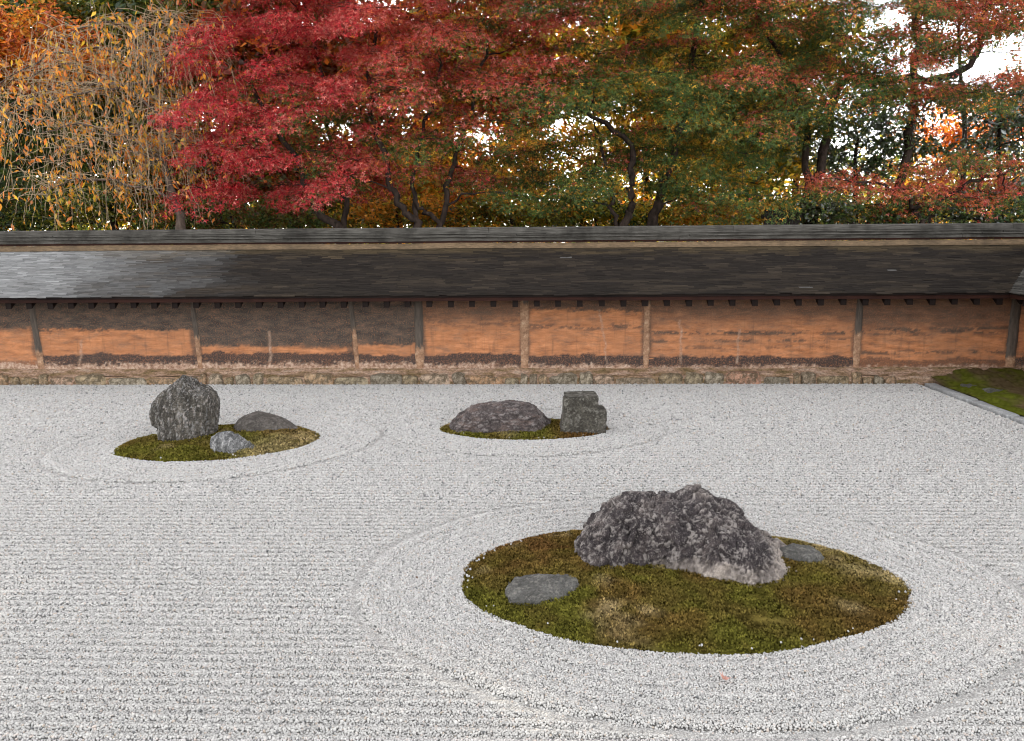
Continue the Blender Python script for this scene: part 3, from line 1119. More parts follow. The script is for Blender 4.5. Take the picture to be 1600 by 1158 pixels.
def moss_island(key, label, spacing, size):
    I = ISLANDS[key]
    r = np.random.default_rng(len(key) * 31)
    # mound
    na, nr = 96, 26
    th = np.linspace(0, 2 * np.pi, na, endpoint=False)
    rr = np.linspace(0, 1.01, nr)
    T, R = np.meshgrid(th, rr, indexing='ij')
    wob = 1 + 0.010 * np.sin(3 * T + I[0]) + 0.008 * np.sin(5 * T + 2 * I[1]) + 0.007 * np.sin(9 * T + 1.3)
    u, w = R * wob * np.cos(T) * I[2], R * wob * np.sin(T) * I[3]
    c, s = math.cos(math.radians(I[4])), math.sin(math.radians(I[4]))
    X, Y = (u * c - w * s).ravel() + I[0], (u * s + w * c).ravel() + I[1]
    Z = island_z(key, X, Y) - 0.004 + 0.006 * fbm(np.stack([X, Y, X * 0], -1) * 9, 3, 0.6, 5) * (R.ravel() < 0.97)
    root = empty('moss_island', (I[0], I[1], 0), label, 'moss', 'moss islands in the gravel')
    me = raw_mesh('mound', np.stack([X - I[0], Y - I[1], Z], -1), grid_faces(na, nr, True), smooth_shade=True)
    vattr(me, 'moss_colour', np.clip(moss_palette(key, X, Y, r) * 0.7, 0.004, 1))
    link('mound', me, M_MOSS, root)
    # tufts: little stars of leaflets standing up
    xs = np.arange(-I[2] * 1.1, I[2] * 1.1, spacing)
    ys = np.arange(-I[2] * 1.1, I[2] * 1.1, spacing)
    X, Y = np.meshgrid(xs, ys)
    X = X.ravel() + r.uniform(-.6, .6, X.size) * spacing + I[0]
    Y = Y.ravel() + r.uniform(-.6, .6, Y.size) * spacing + I[1]
    k, d = island_k(key, X, Y)
    keep = d < r.normal(0.0, 0.010, len(d)) + 0.022 * fbm(np.stack([X, Y, X * 0], -1) * 9, 3, 0.6, 44)
    X, Y = X[keep], Y[keep]
    n = len(X)
    lump = fbm(np.stack([X, Y, X * 0], -1) * 16, 3, 0.6, 15)
    Z = island_z(key, X, Y) + 0.005 + 0.011 * lump + 0.016 * fbm(np.stack([X, Y, X * 0], -1) * 6.5, 3, 0.6, 16) * np.clip(-d / 0.1, 0, 1)[keep]
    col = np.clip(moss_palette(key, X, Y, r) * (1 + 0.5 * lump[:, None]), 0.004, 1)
    sz = size * r.uniform(0.65, 1.35, n)
    rot = r.uniform(0, 2 * np.pi, n)
    V, Fc = [], []
    m = 5
    for j in range(m):
        a = rot + j * 2 * np.pi / m + r.normal(0, 0.25, n)
        wd = 0.38
        tilt = r.uniform(0.35, 0.95, n)
        c1, s1 = np.cos(a), np.sin(a)
        tip = np.stack([X + c1 * sz * tilt, Y + s1 * sz * tilt, Z + sz * (1.05 - 0.55 * tilt)], -1)
        b1 = np.stack([X - s1 * sz * wd, Y + c1 * sz * wd, Z - 0.25 * sz], -1)
        b2 = np.stack([X + s1 * sz * wd, Y - c1 * sz * wd, Z - 0.25 * sz], -1)
        V.append(np.stack([b1, b2, tip], 1))
    V = np.stack(V, 1).reshape(-1, 3) - np.array([I[0], I[1], 0])
    me = raw_mesh('moss', V, np.arange(len(V)).reshape(-1, 3))
    vattr(me, 'moss_colour', np.repeat(col, m * 3, 0))
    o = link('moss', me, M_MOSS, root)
    o['kind'] = 'stuff'
    return root


moss_island('big', 'largest moss island, round the big boulder nearest the viewer', 0.0112, 0.0108)
moss_island('tall', 'moss island under the tall upright stone', 0.017, 0.016)
moss_island('pair', 'narrow moss island under the square stone and the long brown boulder', 0.017, 0.016)


# ================================================================== ROCKS
def finish_rock(name, P, wrap, base, mat, label, seed, amp, cell, group, pale=None, strata=None, facet=0.0, fine=1.0):
    """displace a gridded surface along its normals and link it as one stone"""
    N = grid_normals(P, wrap)
    Q = P.reshape(-1, 3)
    n = N.reshape(-1, 3)
    q = Q * 1.0
    if strata is not None:
        q = q * np.array(strata)
    low = fbm(q * 2.2 / cell, 3, 0.5, seed)
    rid = ridged(q * 4.5 / cell + 0.3 * low[:, None], 5, 0.62, seed + 3)
    d1, d2, val = worley(q * 4.0 / cell + 0.35 * fbm(q * 6 / cell, 2, .5, seed + 8)[:, None], seed)
    e1, e2, val2 = worley(q * 11.0 / cell, seed + 4)
    small = fbm(q * 26 / cell, 3, 0.65, seed + 6)
    crack = smooth(0.10, 0.0, d2 - d1)
    crack2 = smooth(0.09, 0.0, e2 - e1)
    disp = amp * (0.9 * low + 0.35 * rid + facet * (val - 0.5) + 0.35 * facet * (val2 - 0.5) - 0.25 * crack * facet - 0.15 * crack2 * facet) + amp * 0.22 * small * fine
    disp = disp - disp.mean() - 0.3 * amp
    Q2 = Q + n * disp[:, None]
    relief = np.clip(0.5 + 0.35 * rid + 0.45 * small + 0.3 * (val2 - .5) - 0.3 * crack - 0.25 * crack2, 0, 1)
    nu, nv = P.shape[:2]
    me = raw_mesh(name, Q2, grid_faces(nu, nv, wrap), smooth_shade=False)
    vattr(me, 'relief', relief)
    pl = np.zeros(len(Q)) if pale is None else pale(Q2, small, rid)
    vattr(me, 'pale', np.clip(pl, 0, 1))
    o = link(name, me, mat, None, base)
    tag(o, label, 'rock', group)
    return o


def rock_x(name, outline, Yc, front, back, mat, label, seed, amp=0.05, cell=0.5, group=None, nx=220, nt=120, exp=0.75, pale=None, strata=None,
           facet=1.0, foot=0.06, lean=0.0, fine=1.0):
    """low boulder: skyline given in photo pixels at depth Yc; front/back: [(fraction, metres)] base depth before / behind Yc"""
    W = np.array([at(px, py, Yc) for px, py in outline])
    xo, zo = W[:, 0], W[:, 2]
    base = np.array([(xo[0] + xo[-1]) / 2, Yc, 0.0])
    u = np.linspace(0, 1, nx)
    u = u - 0.06 * np.sin(2 * np.pi * u)          # denser at the ends
    x = xo[0] + (xo[-1] - xo[0]) * u
    h = np.interp(x, xo, zo) + foot
    df = np.interp(u, [a for a, b in front], [b for a, b in front])
    db = np.interp(u, [a for a, b in back], [b for a, b in back])
    t = np.linspace(0, np.pi, nt)
    ct, st = np.cos(t), np.sin(t)
    ey = np.sign(ct) * np.abs(ct) ** 0.85
    D = np.where(ct[None, :] > 0, df[:, None], db[:, None])
    Yv = -ey[None, :] * D + lean * (h[:, None] * st[None, :])
    Zv = h[:, None] * np.abs(st[None, :]) ** exp - foot
    P = np.stack([np.repeat(x[:, None], nt, 1) - base[0], Yv, Zv], -1)
    return finish_rock(name, P, False, base, mat, label, seed, amp, cell, group, pale, strata, facet, fine)


def rock_z(name, left, right, Yc, depth, mat, label, seed, amp=0.04, cell=0.5, group=None, na=150, nz=130, boxy=3.0, pale=None, strata=None, facet=1.0, rot=0.0, fine=1.0):
    """upright stone: left / right outlines [(px,py)...] from base to top; depth [(fraction of height, metres)]"""
    Lw = np.array([at(px, py, Yc) for px, py in left])
    Rw = np.array([at(px, py, Yc) for px, py in right])
    z0, z1 = -0.06, max(Lw[:, 2].max(), Rw[:, 2].max())
    u = np.linspace(0, 1, nz)
    u = np.sin(u * np.pi / 2) ** 0.9
    z = z0 + (z1 - z0) * u
    xl = np.interp(z, Lw[:, 2], Lw[:, 0])
    xr = np.interp(z, Rw[:, 2], Rw[:, 0])
    cx = (xl + xr) / 2
    hw = (xr - xl) / 2
    dp = np.interp((z - z0) / (z1 - z0), [a for a, b in depth], [b for a, b in depth]) / 2
    th = np.linspace(0, 2 * np.pi, na, endpoint=False)
    c, s = np.cos(th), np.sin(th)
    rad = (np.abs(c) ** boxy + np.abs(s) ** boxy) ** (-1 / boxy)
    bx = (Lw[0, 0] + Rw[0, 0]) / 2
    X = cx[None, :] - bx + hw[None, :] * (rad * c)[:, None]
    Yv = dp[None, :] * (rad * s)[:, None] + rot * X
    P = np.stack([X, Yv, np.repeat(z[None, :], na, 0)], -1)
    # close the top
    top = P[:, -1:, :].mean(0, keepdims=True)
    cap = [top + (P[:, -1:, :] - top) * f + np.array([0, 0, 0.010 * (1 - f)]) for f in (0.75, 0.5, 0.25, 0.02)]
    P = np.concatenate([P] + cap, 1)
    return finish_rock(name, P, True, np.array([bx, Yc, 0.0]), mat, label, seed, amp, cell, group, pale, strata, facet, fine)


M_ROCK_BIG = mat_rock('dark_purple_rock', (0.015, 0.0115, 0.0125), (0.056, 0.044, 0.044), (0.15, 0.120, 0.108), (0.46, 0.41, 0.37), 1.6, pale=(0.47, 0.40, 0.345), speck_amt=0.5, relief_amt=0.45)
M_ROCK_TALL = mat_rock('grey_standing_rock', (0.013, 0.011, 0.008), (0.072, 0.062, 0.050), (0.19, 0.165, 0.135), (0.42, 0.41, 0.40), 1.3, (1.9, 1.9, 0.35), speck_amt=0.5)
M_ROCK_LOW = mat_rock('brown_grey_rock', (0.040, 0.033, 0.028), (0.085, 0.073, 0.063), (0.13, 0.113, 0.098), (0.22, 0.20, 0.175), 1.2, speck_amt=0.3)
M_ROCK_STRIPE = mat_rock('white_veined_rock', (0.055, 0.055, 0.055), (0.15, 0.148, 0.145), (0.60, 0.58, 0.56), (0.62, 0.60, 0.58), 2.6, (2.6, 0.8, 0.6), speck_amt=0.5)
M_ROCK_FLAT = mat_rock('flat_grey_rock', (0.045, 0.043, 0.038), (0.098, 0.094, 0.085), (0.165, 0.158, 0.143), (0.30, 0.27, 0.235), 2.2, speck_amt=0.45, bump=1.0)
M_ROCK_PAIR = mat_rock('banded_brown_rock', (0.028, 0.022, 0.020), (0.085, 0.066, 0.062), (0.19, 0.13, 0.105), (0.36, 0.32, 0.30), 1.6, (0.7, 1, 2.2), speck_amt=0.45)
M_ROCK_SQUARE = mat_rock('square_grey_rock', (0.022, 0.019, 0.014), (0.066, 0.058, 0.046), (0.12, 0.108, 0.086), (0.32, 0.30, 0.26), 1.6, speck_amt=0.45)


def pale_big(Q, small, rid):
    # bleached collar along the foot of the front face, widest in the middle and at the right tip
    x, y, z = Q[:, 0], Q[:, 1], Q[:, 2]
    top = 0.105 + 0.05 * np.sin(x * 5.0 + 1.0) + 0.05 * smooth(0.25, 0.6, x) + 0.05 * small + 0.03 * rid
    p = smooth(top + 0.02, top - 0.03, z) * smooth(-0.42, -0.18, x) * smooth(-0.02, -0.14, y)
    p = p * (0.35 + 0.65 * smooth(-0.25, 0.25, fbm(Q * 7, 4, 0.6, 91) + 0.4 * small))
    peak = smooth(0.20, 0.12, np.hypot((x - 0.12) * 1.0, (z - 0.60))) * 0.55 * smooth(-.5, .2, small + rid * .3)
    return np.clip(p * 1.0 + peak + 0.5 * smooth(0.40, 0.62, x) * smooth(-.1, .4, small + 0.3), 0, 1)


g = ground(1060, 890)
YB = g[1] + 0.22
rock_x('boulder', [(884, 893), (890, 866), (902, 843), (925, 815), (945, 797), (965, 782), (985, 775), (1005, 776), (1022, 779), (1040, 777), (1058, 780), (1078, 777),
                   (1086, 773), (1097, 770), (1108, 775), (1118, 783), (1135, 790), (1150, 794), (1165, 806), (1182, 826), (1200, 838), (1218, 851), (1238, 868), (1254, 889)],
       YB, [(0, 0.10), (0.06, .28), (0.14, 0.37), (0.25, 0.34), (0.45, 0.42), (0.62, 0.57), (0.72, 0.62), (0.86, 0.54), (0.95, .34), (1, 0.12)], [(0, 0.10), (0.2, 0.42), (0.6, 0.48), (0.9, 0.32), (1, 0.10)],
       M_ROCK_BIG, 'big dark craggy boulder with a pale foot on the nearest moss island', 8, 0.034, 0.36, 'garden rocks', 310, 150, 0.72, pale_big, (1, 1, 0.85), 1.15, 0.07, 0.02, 0.9)
g = ground(848, 932, 0.05)
rock_x('flat_stone', [(789, 925), (792, 912), (804, 906), (840, 904), (875, 903), (900, 904), (907, 911), (905, 922)], g[1] + 0.16,
       [(0, 0.10), (0.08, 0.21), (0.4, 0.24), (0.75, 0.20), (0.92, 0.12), (1, 0.06)], [(0, 0.06), (0.15, 0.10), (0.85, 0.12), (1, 0.06)],
       M_ROCK_FLAT, 'flat grey stone set in moss at the front of the big boulder', 12, 0.014, 0.3, 'garden rocks', 120, 70, 0.22, None, None, 0.5, 0.05)
g = ground(1258, 876, 0.05)
rock_x('flat_stone', [(1205, 872), (1222, 858), (1245, 853), (1268, 854), (1283, 862), (1287, 870)], g[1] + 0.08,
       [(0, 0.05), (0.2, 0.10), (0.6, 0.16), (0.9, 0.10), (1, 0.03)], [(0, 0.05), (0.5, 0.12), (1, 0.04)],
       M_ROCK_FLAT, 'small flat grey stone in moss beside the pale tip of the big boulder', 22, 0.012, 0.3, 'garden rocks', 90, 60, 0.35, None, None, 0.5, 0.04)

# group with the tall stone
g = ground(290, 689, 0.05)
YT = g[1] + 0.22


def pale_tall(Q, small, rid):
    return 0.6 * smooth(0.35, 0.75, small + 0.35 * rid + 0.25 * smooth(0.15, 0.0, Q[:, 2]))


rock_z('standing_stone', [(257, 692), (255, 672), (255, 662), (248, 656), (245, 645), (247, 625), (253, 613), (266, 605), (277, 596), (285, 588)],
       [(329, 692), (334, 672), (336, 650), (336, 632), (333, 618), (323, 610), (307, 605), (299, 597), (292, 588)], YT,
       [(0, 0.50), (0.2, 0.55), (0.6, 0.52), (0.82, 0.42), (0.93, 0.28), (1.0, 0.07)], M_ROCK_TALL, 'tall upright rugged grey stone with a pointed top',
       31, 0.019, 0.4, 'garden rocks', 170, 140, 3.2, pale_tall, (2.0, 2.0, 0.36), 1.3, 0.06, 1.0)
g = ground(420, 673, 0.05)
rock_x('boulder', [(364, 669), (368, 661), (376, 651), (390, 644.5), (405, 644), (420, 647), (436, 652), (450, 659), (460, 667), (470, 671), (478, 675)], g[1] + 0.16,
       [(0, 0.08), (0.15, 0.24), (0.5, 0.26), (0.8, 0.14), (1, 0.04)], [(0, 0.06), (0.3, 0.30), (0.8, 0.16), (1, 0.05)],
       M_ROCK_LOW, 'smooth low brown-grey boulder sloping away, behind the small veined stone', 41, 0.018, 0.5, 'garden rocks', 160, 90, 0.7, None, None, 0.35, 0.05)
g = ground(365, 703, 0.05)
rock_x('small_stone', [(332, 694), (333, 683), (340, 676), (350, 673.5), (362, 675), (372, 681), (380, 687), (390, 692), (399, 697)], g[1] + 0.13,
       [(0, 0.08), (0.2, 0.17), (0.6, 0.19), (0.85, 0.08), (1, 0.03)], [(0, 0.05), (0.3, 0.16), (0.7, 0.14), (1, 0.04)],
       M_ROCK_STRIPE, 'small white-veined grey stone in front of the tall stone', 55, 0.022, 0.3, 'garden rocks', 120, 80, 0.7, None, (2, 1, 1), 0.8, 0.05)

# pair by the wall
g = ground(785, 670, 0.05)
rock_x('boulder', [(701, 669), (707, 658), (715, 648), (727, 642), (740, 635), (757, 630), (775, 628), (790, 626.5), (805, 627), (822, 629), (838, 633), (845, 643), (852, 652), (860, 657), (860, 664)], g[1] + 0.22,
       [(0, 0.10), (0.1, 0.26), (0.5, 0.34), (0.85, 0.32), (1, 0.12)], [(0, 0.1), (0.3, 0.34), (0.8, 0.28), (1, 0.1)],
       M_ROCK_PAIR, 'long brown craggy boulder beside the square stone', 66, 0.030, 0.5, 'garden rocks', 200, 100, 0.65, None, (0.8, 1, 1.7), 0.9, 0.05)
g = ground(910, 673, 0.05)
rock_z('square_stone', [(874, 674), (876, 660), (878, 640), (879, 622), (881, 620)],
       [(946.5, 678), (947, 660), (947, 640), (944, 637.5), (936, 636.5), (934.5, 630), (934, 618), (932, 615.5)], g[1] + 0.2,
       [(0, 0.40), (0.5, 0.38), (0.9, 0.34), (1.0, 0.32)], M_ROCK_SQUARE, 'square flat-topped stone with a notched corner', 71, 0.012, 0.5, 'garden rocks', 150, 110, 9.0, None, None, 0.8, 0.12)

# a fallen maple leaf on the gravel
g = ground(1132, 1063, 0.012)


def maple_outline(s):
    pts = []
    for k, (ang, ln) in enumerate(((-128, .5), (-80, .72), (-38, .92), (0, 1.0), (38, .92), (80, .72), (128, .5))):
        a = math.radians(ang)
        pts.append((s * ln * math.sin(a), s * ln * math.cos(a)))
        a2 = math.radians(ang + 21)
        pts.append((s * .30 * math.sin(a2), s * .30 * math.cos(a2)))
    return pts


o2 = maple_outline(0.042)
V = [(0, 0, 0.006)] + [(x, y, 0.004 + 0.9 * (x * x + y * y) / 0.035 + 0.006 * math.sin(9 * x / .035)) for x, y in o2] + [(0.002, -0.034, 0.012), (-0.002, -0.034, 0.012)]
Fc = [(0, i + 1, (i + 1) % 14 + 1) for i in range(14)] + [(0, 15, 16)]
me = raw_mesh('fallen_leaf', V, Fc)
vattr(me, 'leaf_colour', np.tile(np.array([[0.50, 0.29, 0.25]]), (len(V), 1)))
o = link('fallen_leaf', me, M_LEAF, None, (g[0], g[1], 0.014), (0.15, -0.1, 1.9))
tag(o, 'single pink fallen maple leaf lying on the gravel', 'leaf')


# small dry leaves blown onto the gravel
for k, (px, py) in enumerate(((598, 664), (1563, 1018), (1390, 628), (1010, 612), (650, 905), (205, 760))):
    g = ground(px, py)
    me2 = raw_mesh('dry_leaf', [(0, 0, .004), (.018, .008, .009), (.034, 0, .005), (.017, -.009, .010)], [(0, 1, 2), (0, 2, 3)])
    vattr(me2, 'leaf_colour', np.tile(np.array([[0.10, 0.055, 0.035]]), (4, 1)))
    tag(link('dry_leaf', me2, M_LEAF, None, (g[0], g[1], 0.016), (0.1, 0.1, k * 1.3)), (
        'tiny dry leaf on gravel midway between the two far moss islands', 'tiny dry leaf on gravel near the lower right edge', 'tiny dry leaf on gravel near the corner where the kerb starts',
        'tiny dry leaf on gravel behind the square stone near the wall', 'tiny dry leaf on gravel beside the largest moss island, opposite its flat stone', 'tiny dry leaf on gravel in front of the tall stone island')[k], 'leaf', 'dry leaves on the gravel')


# ================================================================== TREES
PAL = dict(crimson=(0.37, 0.024, 0.030), red=(0.43, 0.056, 0.042), pink=(0.46, 0.135, 0.105), rust=(0.33, 0.080, 0.030), green=(0.058, 0.096, 0.018),
           dgreen=(0.028, 0.052, 0.013), olive=(0.115, 0.110, 0.018), yellow=(0.58, 0.40, 0.045), gold=(0.58, 0.27, 0.03), orange=(0.56, 0.18, 0.03),
           lime=(0.28, 0.27, 0.03), brown=(0.16, 0.07, 0.03))
PALA = {k: np.array(v) for k, v in PAL.items()}

# windows in the foliage where the sky shows: photo pixel centre and radii
HOLES = [(540, 207, 16, 12), (880, 195, 22, 12), (927, 238, 14, 7), (1130, 65, 14, 12), (1400, 28, 26, 18), (1475, 42, 20, 10), (1408, 80, 14, 8),
         (1550, 95, 34, 24), (1490, 110, 18, 8), (1392, 172, 18, 8), (1090, 288, 16, 5), (1268, 240, 12, 16), (570, 2, 16, 6), (1585, 60, 18, 9)]


def in_hole(P, grow=1.0):
    q = pix(P)
    m = np.zeros(len(q), bool)
    for cx, cy_, rx, ry in HOLES:
        m |= ((q[:, 0] - cx) / (rx * grow)) ** 2 + ((q[:, 1] - cy_) / (ry * grow)) ** 2 < 1
    return m


def frames(nrm, r):
    """random tangent frames for unit normals"""
    n = len(nrm)
    a = r.normal(0, 1, (n, 3))
    a -= (a * nrm).sum(1, keepdims=True) * nrm
    a /= np.maximum(np.linalg.norm(a, axis=1, keepdims=True), 1e-9)
    return a, np.cross(nrm, a)


def leaf_mesh(name, C0, nrm, size, col, r, shape='maple', tang=None):
    """one mesh of separate small leaves"""
    n = len(C0)
    if tang is None:
        a, b = frames(nrm, r)
    else:
        a = tang
        b = np.cross(nrm, a)
        b /= np.maximum(np.linalg.norm(b, axis=1, keepdims=True), 1e-9)
    size = np.asarray(size)[:, None]
    if shape == 'maple':
        tips = [(-74, .86), (0, 1.06), (74, .86)]
        notch = [-122, -36, 36, 122]
        pts = [(.27 * math.cos(math.radians(g)), .27 * math.sin(math.radians(g)), 0.0) for g in notch]
        pts += [(l * math.cos(math.radians(g)), l * math.sin(math.radians(g)), -0.22 * l * l) for g, l in tips]
        tri = [(i, 4 + i, i + 1) for i in range(3)]
    elif shape == 'oval':
        pts = [(-1, 0, 0), (-.1, .38, -0.05), (1, 0, -.2), (-.1, -.38, -0.05)]
        tri = [(0, 2, 1), (0, 3, 2)]
    else:
        pts = [(-.8, .0, 0), (0.1, .62, -.08), (1.0, 0, -.1), (0.1, -.62, -.08)]
        tri = [(0, 2, 1), (0, 3, 2)]
    k = len(pts)
    V = np.empty((n, k, 3))
    for i, (x, y, z) in enumerate(pts):
        V[:, i] = C0 + size * (a * x + b * y + nrm * z)
    tri = np.array(tri)
    Fc = (np.arange(n)[:, None, None] * k + tri[None]).reshape(-1, 3)
    me = raw_mesh(name, V.reshape(-1, 3), Fc)
    vattr(me, 'leaf_colour', np.repeat(np.clip(col, 0.003, 0.9), k, 0))
    return me


def curve_pts(a, b, c, n):
    t = np.linspace(0, 1, n)[:, None]
    return (1 - t) ** 2 * a + 2 * t * (1 - t) * b + t * t * c


class Skeleton:
    """grows branches from trunk polylines to target points"""

    def __init__(self, seed):
        self.T = Tubes(7)
        self.nodes, self.rad = [], []
        self.r = np.random.default_rng(seed)

    def trunk(self, pts, r0, r1, wig=0.03):
        pts = np.asarray(pts, float)
        n = max(8, 4 * len(pts))
        s = np.linspace(0, len(pts) - 1, n)
        P = np.stack([np.interp(s, np.arange(len(pts)), pts[:, k]) for k in range(3)], -1)
        for _ in range(2):
            P[1:-1] = (P[:-2] + 2 * P[1:-1] + P[2:]) / 4
        P[1:-1] += self.r.normal(0, wig, (n - 2, 3))
        R = np.linspace(r0, r1, n) * (1 + self.r.normal(0, 0.05, n))
        self.T.add(P, R, 9)
        for p, rr in zip(P[n // 4:], R[n // 4:]):
            self.nodes.append(p)
            self.rad.append(rr)

    def grow(self, P, tip=0.005, per_m=0.011):
        N = np.array(self.nodes)
        d = np.linalg.norm(N - P, axis=1)
        cost = d + 0.9 * np.maximum(0, N[:, 2] - P[2] + 0.1) + 0.15 * self.r.random(len(d))
        i = int(np.argmin(cost))
        a = N[i]
        L = d[i]
        mid = (a + P) / 2 + np.array([0, 0, 0.16 * L]) + self.r.normal(0, 0.10 * L, 3)
        n = max(4, int(L / 0.16) + 3)
        Q = curve_pts(a, mid, P, n)
        Q[1:-1] += self.r.normal(0, 0.018 * min(L, 1.0), (n - 2, 3))
        r0 = min(self.rad[i] * 0.75, tip + per_m * L + 0.004)
        R = np.linspace(r0, tip, n)
        self.T.add(Q, R, 5)
        for q, rr in zip(Q[1:], R[1:]):
            self.nodes.append(q)
            self.rad.append(max(rr, tip))

    def twigs(self, P, R, n, tip=0.0025):
        for _ in range(n):
            g = self.r.uniform(0, 2 * np.pi)
            e = P + np.array([math.cos(g) * R, math.sin(g) * R, self.r.uniform(-.10, .06)]) * self.r.uniform(.6, 1.0)
            m = (P + e) / 2 + np.array([0, 0, 0.06])
            self.T.add(curve_pts(P, m, e, 4), [tip * 2, tip * 1.7, tip * 1.4, tip], 3)


def red_weight(px, py):
    w = np.interp(px, [250, 560, 700, 850, 1000, 1150, 1300, 1450, 1600], [1.0, 0.96, 0.80, 0.58, 0.37, 0.31, 0.36, 0.42, 0.50])
    lowx = np.interp(px, [250, 380, 480, 600, 800, 1000, 1200, 1600], [0, 0.02, 0.35, 0.38, 0.35, 0.36, 0.25, 0.15])
    w = w - lowx * np.interp(py, [60, 160, 300], [0, 0.75, 1.1])
    spray = np.exp(-((py - 285) / 28) ** 2) * smooth(1200, 1270, px)
    return np.clip(w + 0.5 * spray, 0.03, 1.0)


def maple_colour(P, top, padn, r):
    q = pix(P)
    px, py = q[:, 0], q[:, 1]
    n = len(P)
    w = red_weight(px, py) + 0.20 * padn + 0.34 * (top - 0.5)
    is_red = r.random(n) < smooth(0.18, 0.82, w)
    k = r.random(n)
    left = smooth(700, 380, px)
    red = np.where((k < 0.55 * left + 0.12)[:, None], PALA['crimson'], np.where((k < 0.78 - 0.25 * (1 - left))[:, None], PALA['red'], PALA['pink']))
    rusty = (r.random(n) < 0.25 + 0.35 * smooth(900, 1300, px))[:, None]
    red = np.where(rusty & (px > 560)[:, None], PALA['rust'] * 1.15, red)
    g = r.random(n)
    green = np.where((g < 0.5)[:, None], PALA['green'], np.where((g < 0.72)[:, None], PALA['dgreen'], np.where((g < 0.93)[:, None], PALA['olive'], PALA['gold'])))
    c = np.where(is_red[:, None], red, green)
    return c * np.exp(r.normal(0, 0.32, (n, 1)))


def pads_in(poly, ylim, step, depth, r, keep_hole=1.1):
    """pad centres scattered over a photo-pixel polygon, at depths between depth[0] and depth[1]"""
    poly = np.asarray(poly, float)
    out = []
    x0, y0 = poly.min(0)
    x1, y1 = poly.max(0)
    y = y0
    row = 0
    while y < y1:
        x = x0 + (row % 2) * step[0] / 2
        while x < x1:
            qx, qy = x + r.uniform(-.45, .45) * step[0], y + r.uniform(-.45, .45) * step[1]
            inside = False
            j = len(poly) - 1
            for i in range(len(poly)):
                if ((poly[i, 1] > qy) != (poly[j, 1] > qy)) and qx < (poly[j, 0] - poly[i, 0]) * (qy - poly[i, 1]) / (poly[j, 1] - poly[i, 1]) + poly[i, 0]:
                    inside = not inside
                j = i
            if inside:
                out.append(at(qx, qy, r.uniform(*depth)))
            x += step[0]
        y += step[1]
        row += 1
    P = np.array(out)
    return P[~in_hole(P, keep_hole)]


def maple(name, label, trunks, poly, depth, seed, step=(64, 29), leaves=890, size=0.0455, rad=(0.40, 0.74), colour=maple_colour, high=None, bark=None):
    r = np.random.default_rng(seed)
    S = Skeleton(seed)
    base = np.mean([t[0][0] for t in trunks], axis=0)
    for pts, r0, r1 in trunks:
        S.trunk(pts, r0, r1)
    pads = pads_in(poly, None, step, depth, r)
    extra = np.zeros((0, 3))
    if high is not None:                      # upper crown, above the photo's frame
        extra = np.array([[r.uniform(high[0], high[1]), r.uniform(high[2], high[3]), r.uniform(high[4], high[5])] for _ in range(high[6])])
    order = np.argsort(np.linalg.norm(pads - base, axis=1))
    Cs, Ns, Ss, Cols = [], [], [], []
    allp = [(p, False) for p in pads[order]] + [(p, True) for p in extra]
    for p, hi in allp:
        S.grow(p)
        R = r.uniform(*rad) * (1.35 if hi else 1)
        if not hi:
            S.twigs(p, R, 5)
        k = leaves * (R / 0.55) ** 2 * (0.55 if hi else 1)
        m = max(6, int(k / 13 * 1.1))
        out = p[:2] - base[:2]
        out = out / (np.linalg.norm(out) + 1e-6)
        ax = math.atan2(out[1], out[0]) + r.normal(0, 0.4)
        el = r.uniform(0.65, 0.95)
        rr = R * np.sqrt(r.random(m))
        th = r.uniform(0, 2 * np.pi, m)
        u, w = rr * np.cos(th), rr * np.sin(th) * el
        cx = np.stack([p[0] + u * math.cos(ax) - w * math.sin(ax), p[1] + u * math.sin(ax) + w * math.cos(ax),
                       p[2] - 0.30 * rr * rr / R - 0.12 * u + r.normal(0, 0.05, m)], -1)
        cx[:, 2] += 0.34 * (cx[:, 1] - p[1])            # sprays droop towards the light of the open garden
        cx = cx[~in_hole(cx, 1.0)]
        m = len(cx)
        if m == 0:
            continue
        nl = 13
        off = r.normal(0, 1, (m, nl, 3)) * np.array([0.066, 0.066, 0.034]) * (1.5 if hi else 1)
        L = (cx[:, None] + off).reshape(-1, 3)
        top = np.clip(0.5 + off[:, :, 2].ravel() / 0.07 + np.repeat((cx[:, 2] - p[2] + 0.05) / 0.25, nl) * 0.5, 0, 1)
        rad_dir = (L - p) * np.array([1, 1, 0])
        rad_dir /= np.maximum(np.linalg.norm(rad_dir, axis=1, keepdims=True), 1e-6)
        nn = np.array([0, -0.55, 0.85]) + 0.45 * rad_dir + r.normal(0, 0.45, L.shape)
        nn /= np.linalg.norm(nn, axis=1, keepdims=True)
        Cs.append(L)
        Ns.append(nn)
        Ss.append(size * r.uniform(0.5, 1.3, len(L)) * (1.5 if hi else 1))
        Cols.append(colour(L, top, r.normal(0, 1), r))
    root = empty(name, (base[0], base[1], 0), label, 'tree', 'trees behind the wall')
    off = np.array([base[0], base[1], 0])
    tm = S.T.mesh('trunk')
    for me in (tm,):
        me.transform(Matrix.Translation(Vector(-off)))
    link('trunk', tm, bark or M_BARK, root)
    cm = leaf_mesh('crown', np.concatenate(Cs) - off, np.concatenate(Ns), np.concatenate(Ss), np.concatenate(Cols), r)
    o = link('crown', cm, M_LEAF, root)
    return root


def tp(Y, *pp):
    """trunk polyline: starts in the soil under the first pixel, then through the pixels at depth Y (+ per-point offset)"""
    a = at(pp[0][0], pp[0][1], Y)
    return [np.array([a[0], Y, -0.1])] + [at(x, y, Y + (q[0] if q else 0) + 0.9 * min(1, max(0, (270 - y) / 110))) for x, y, *q in pp]


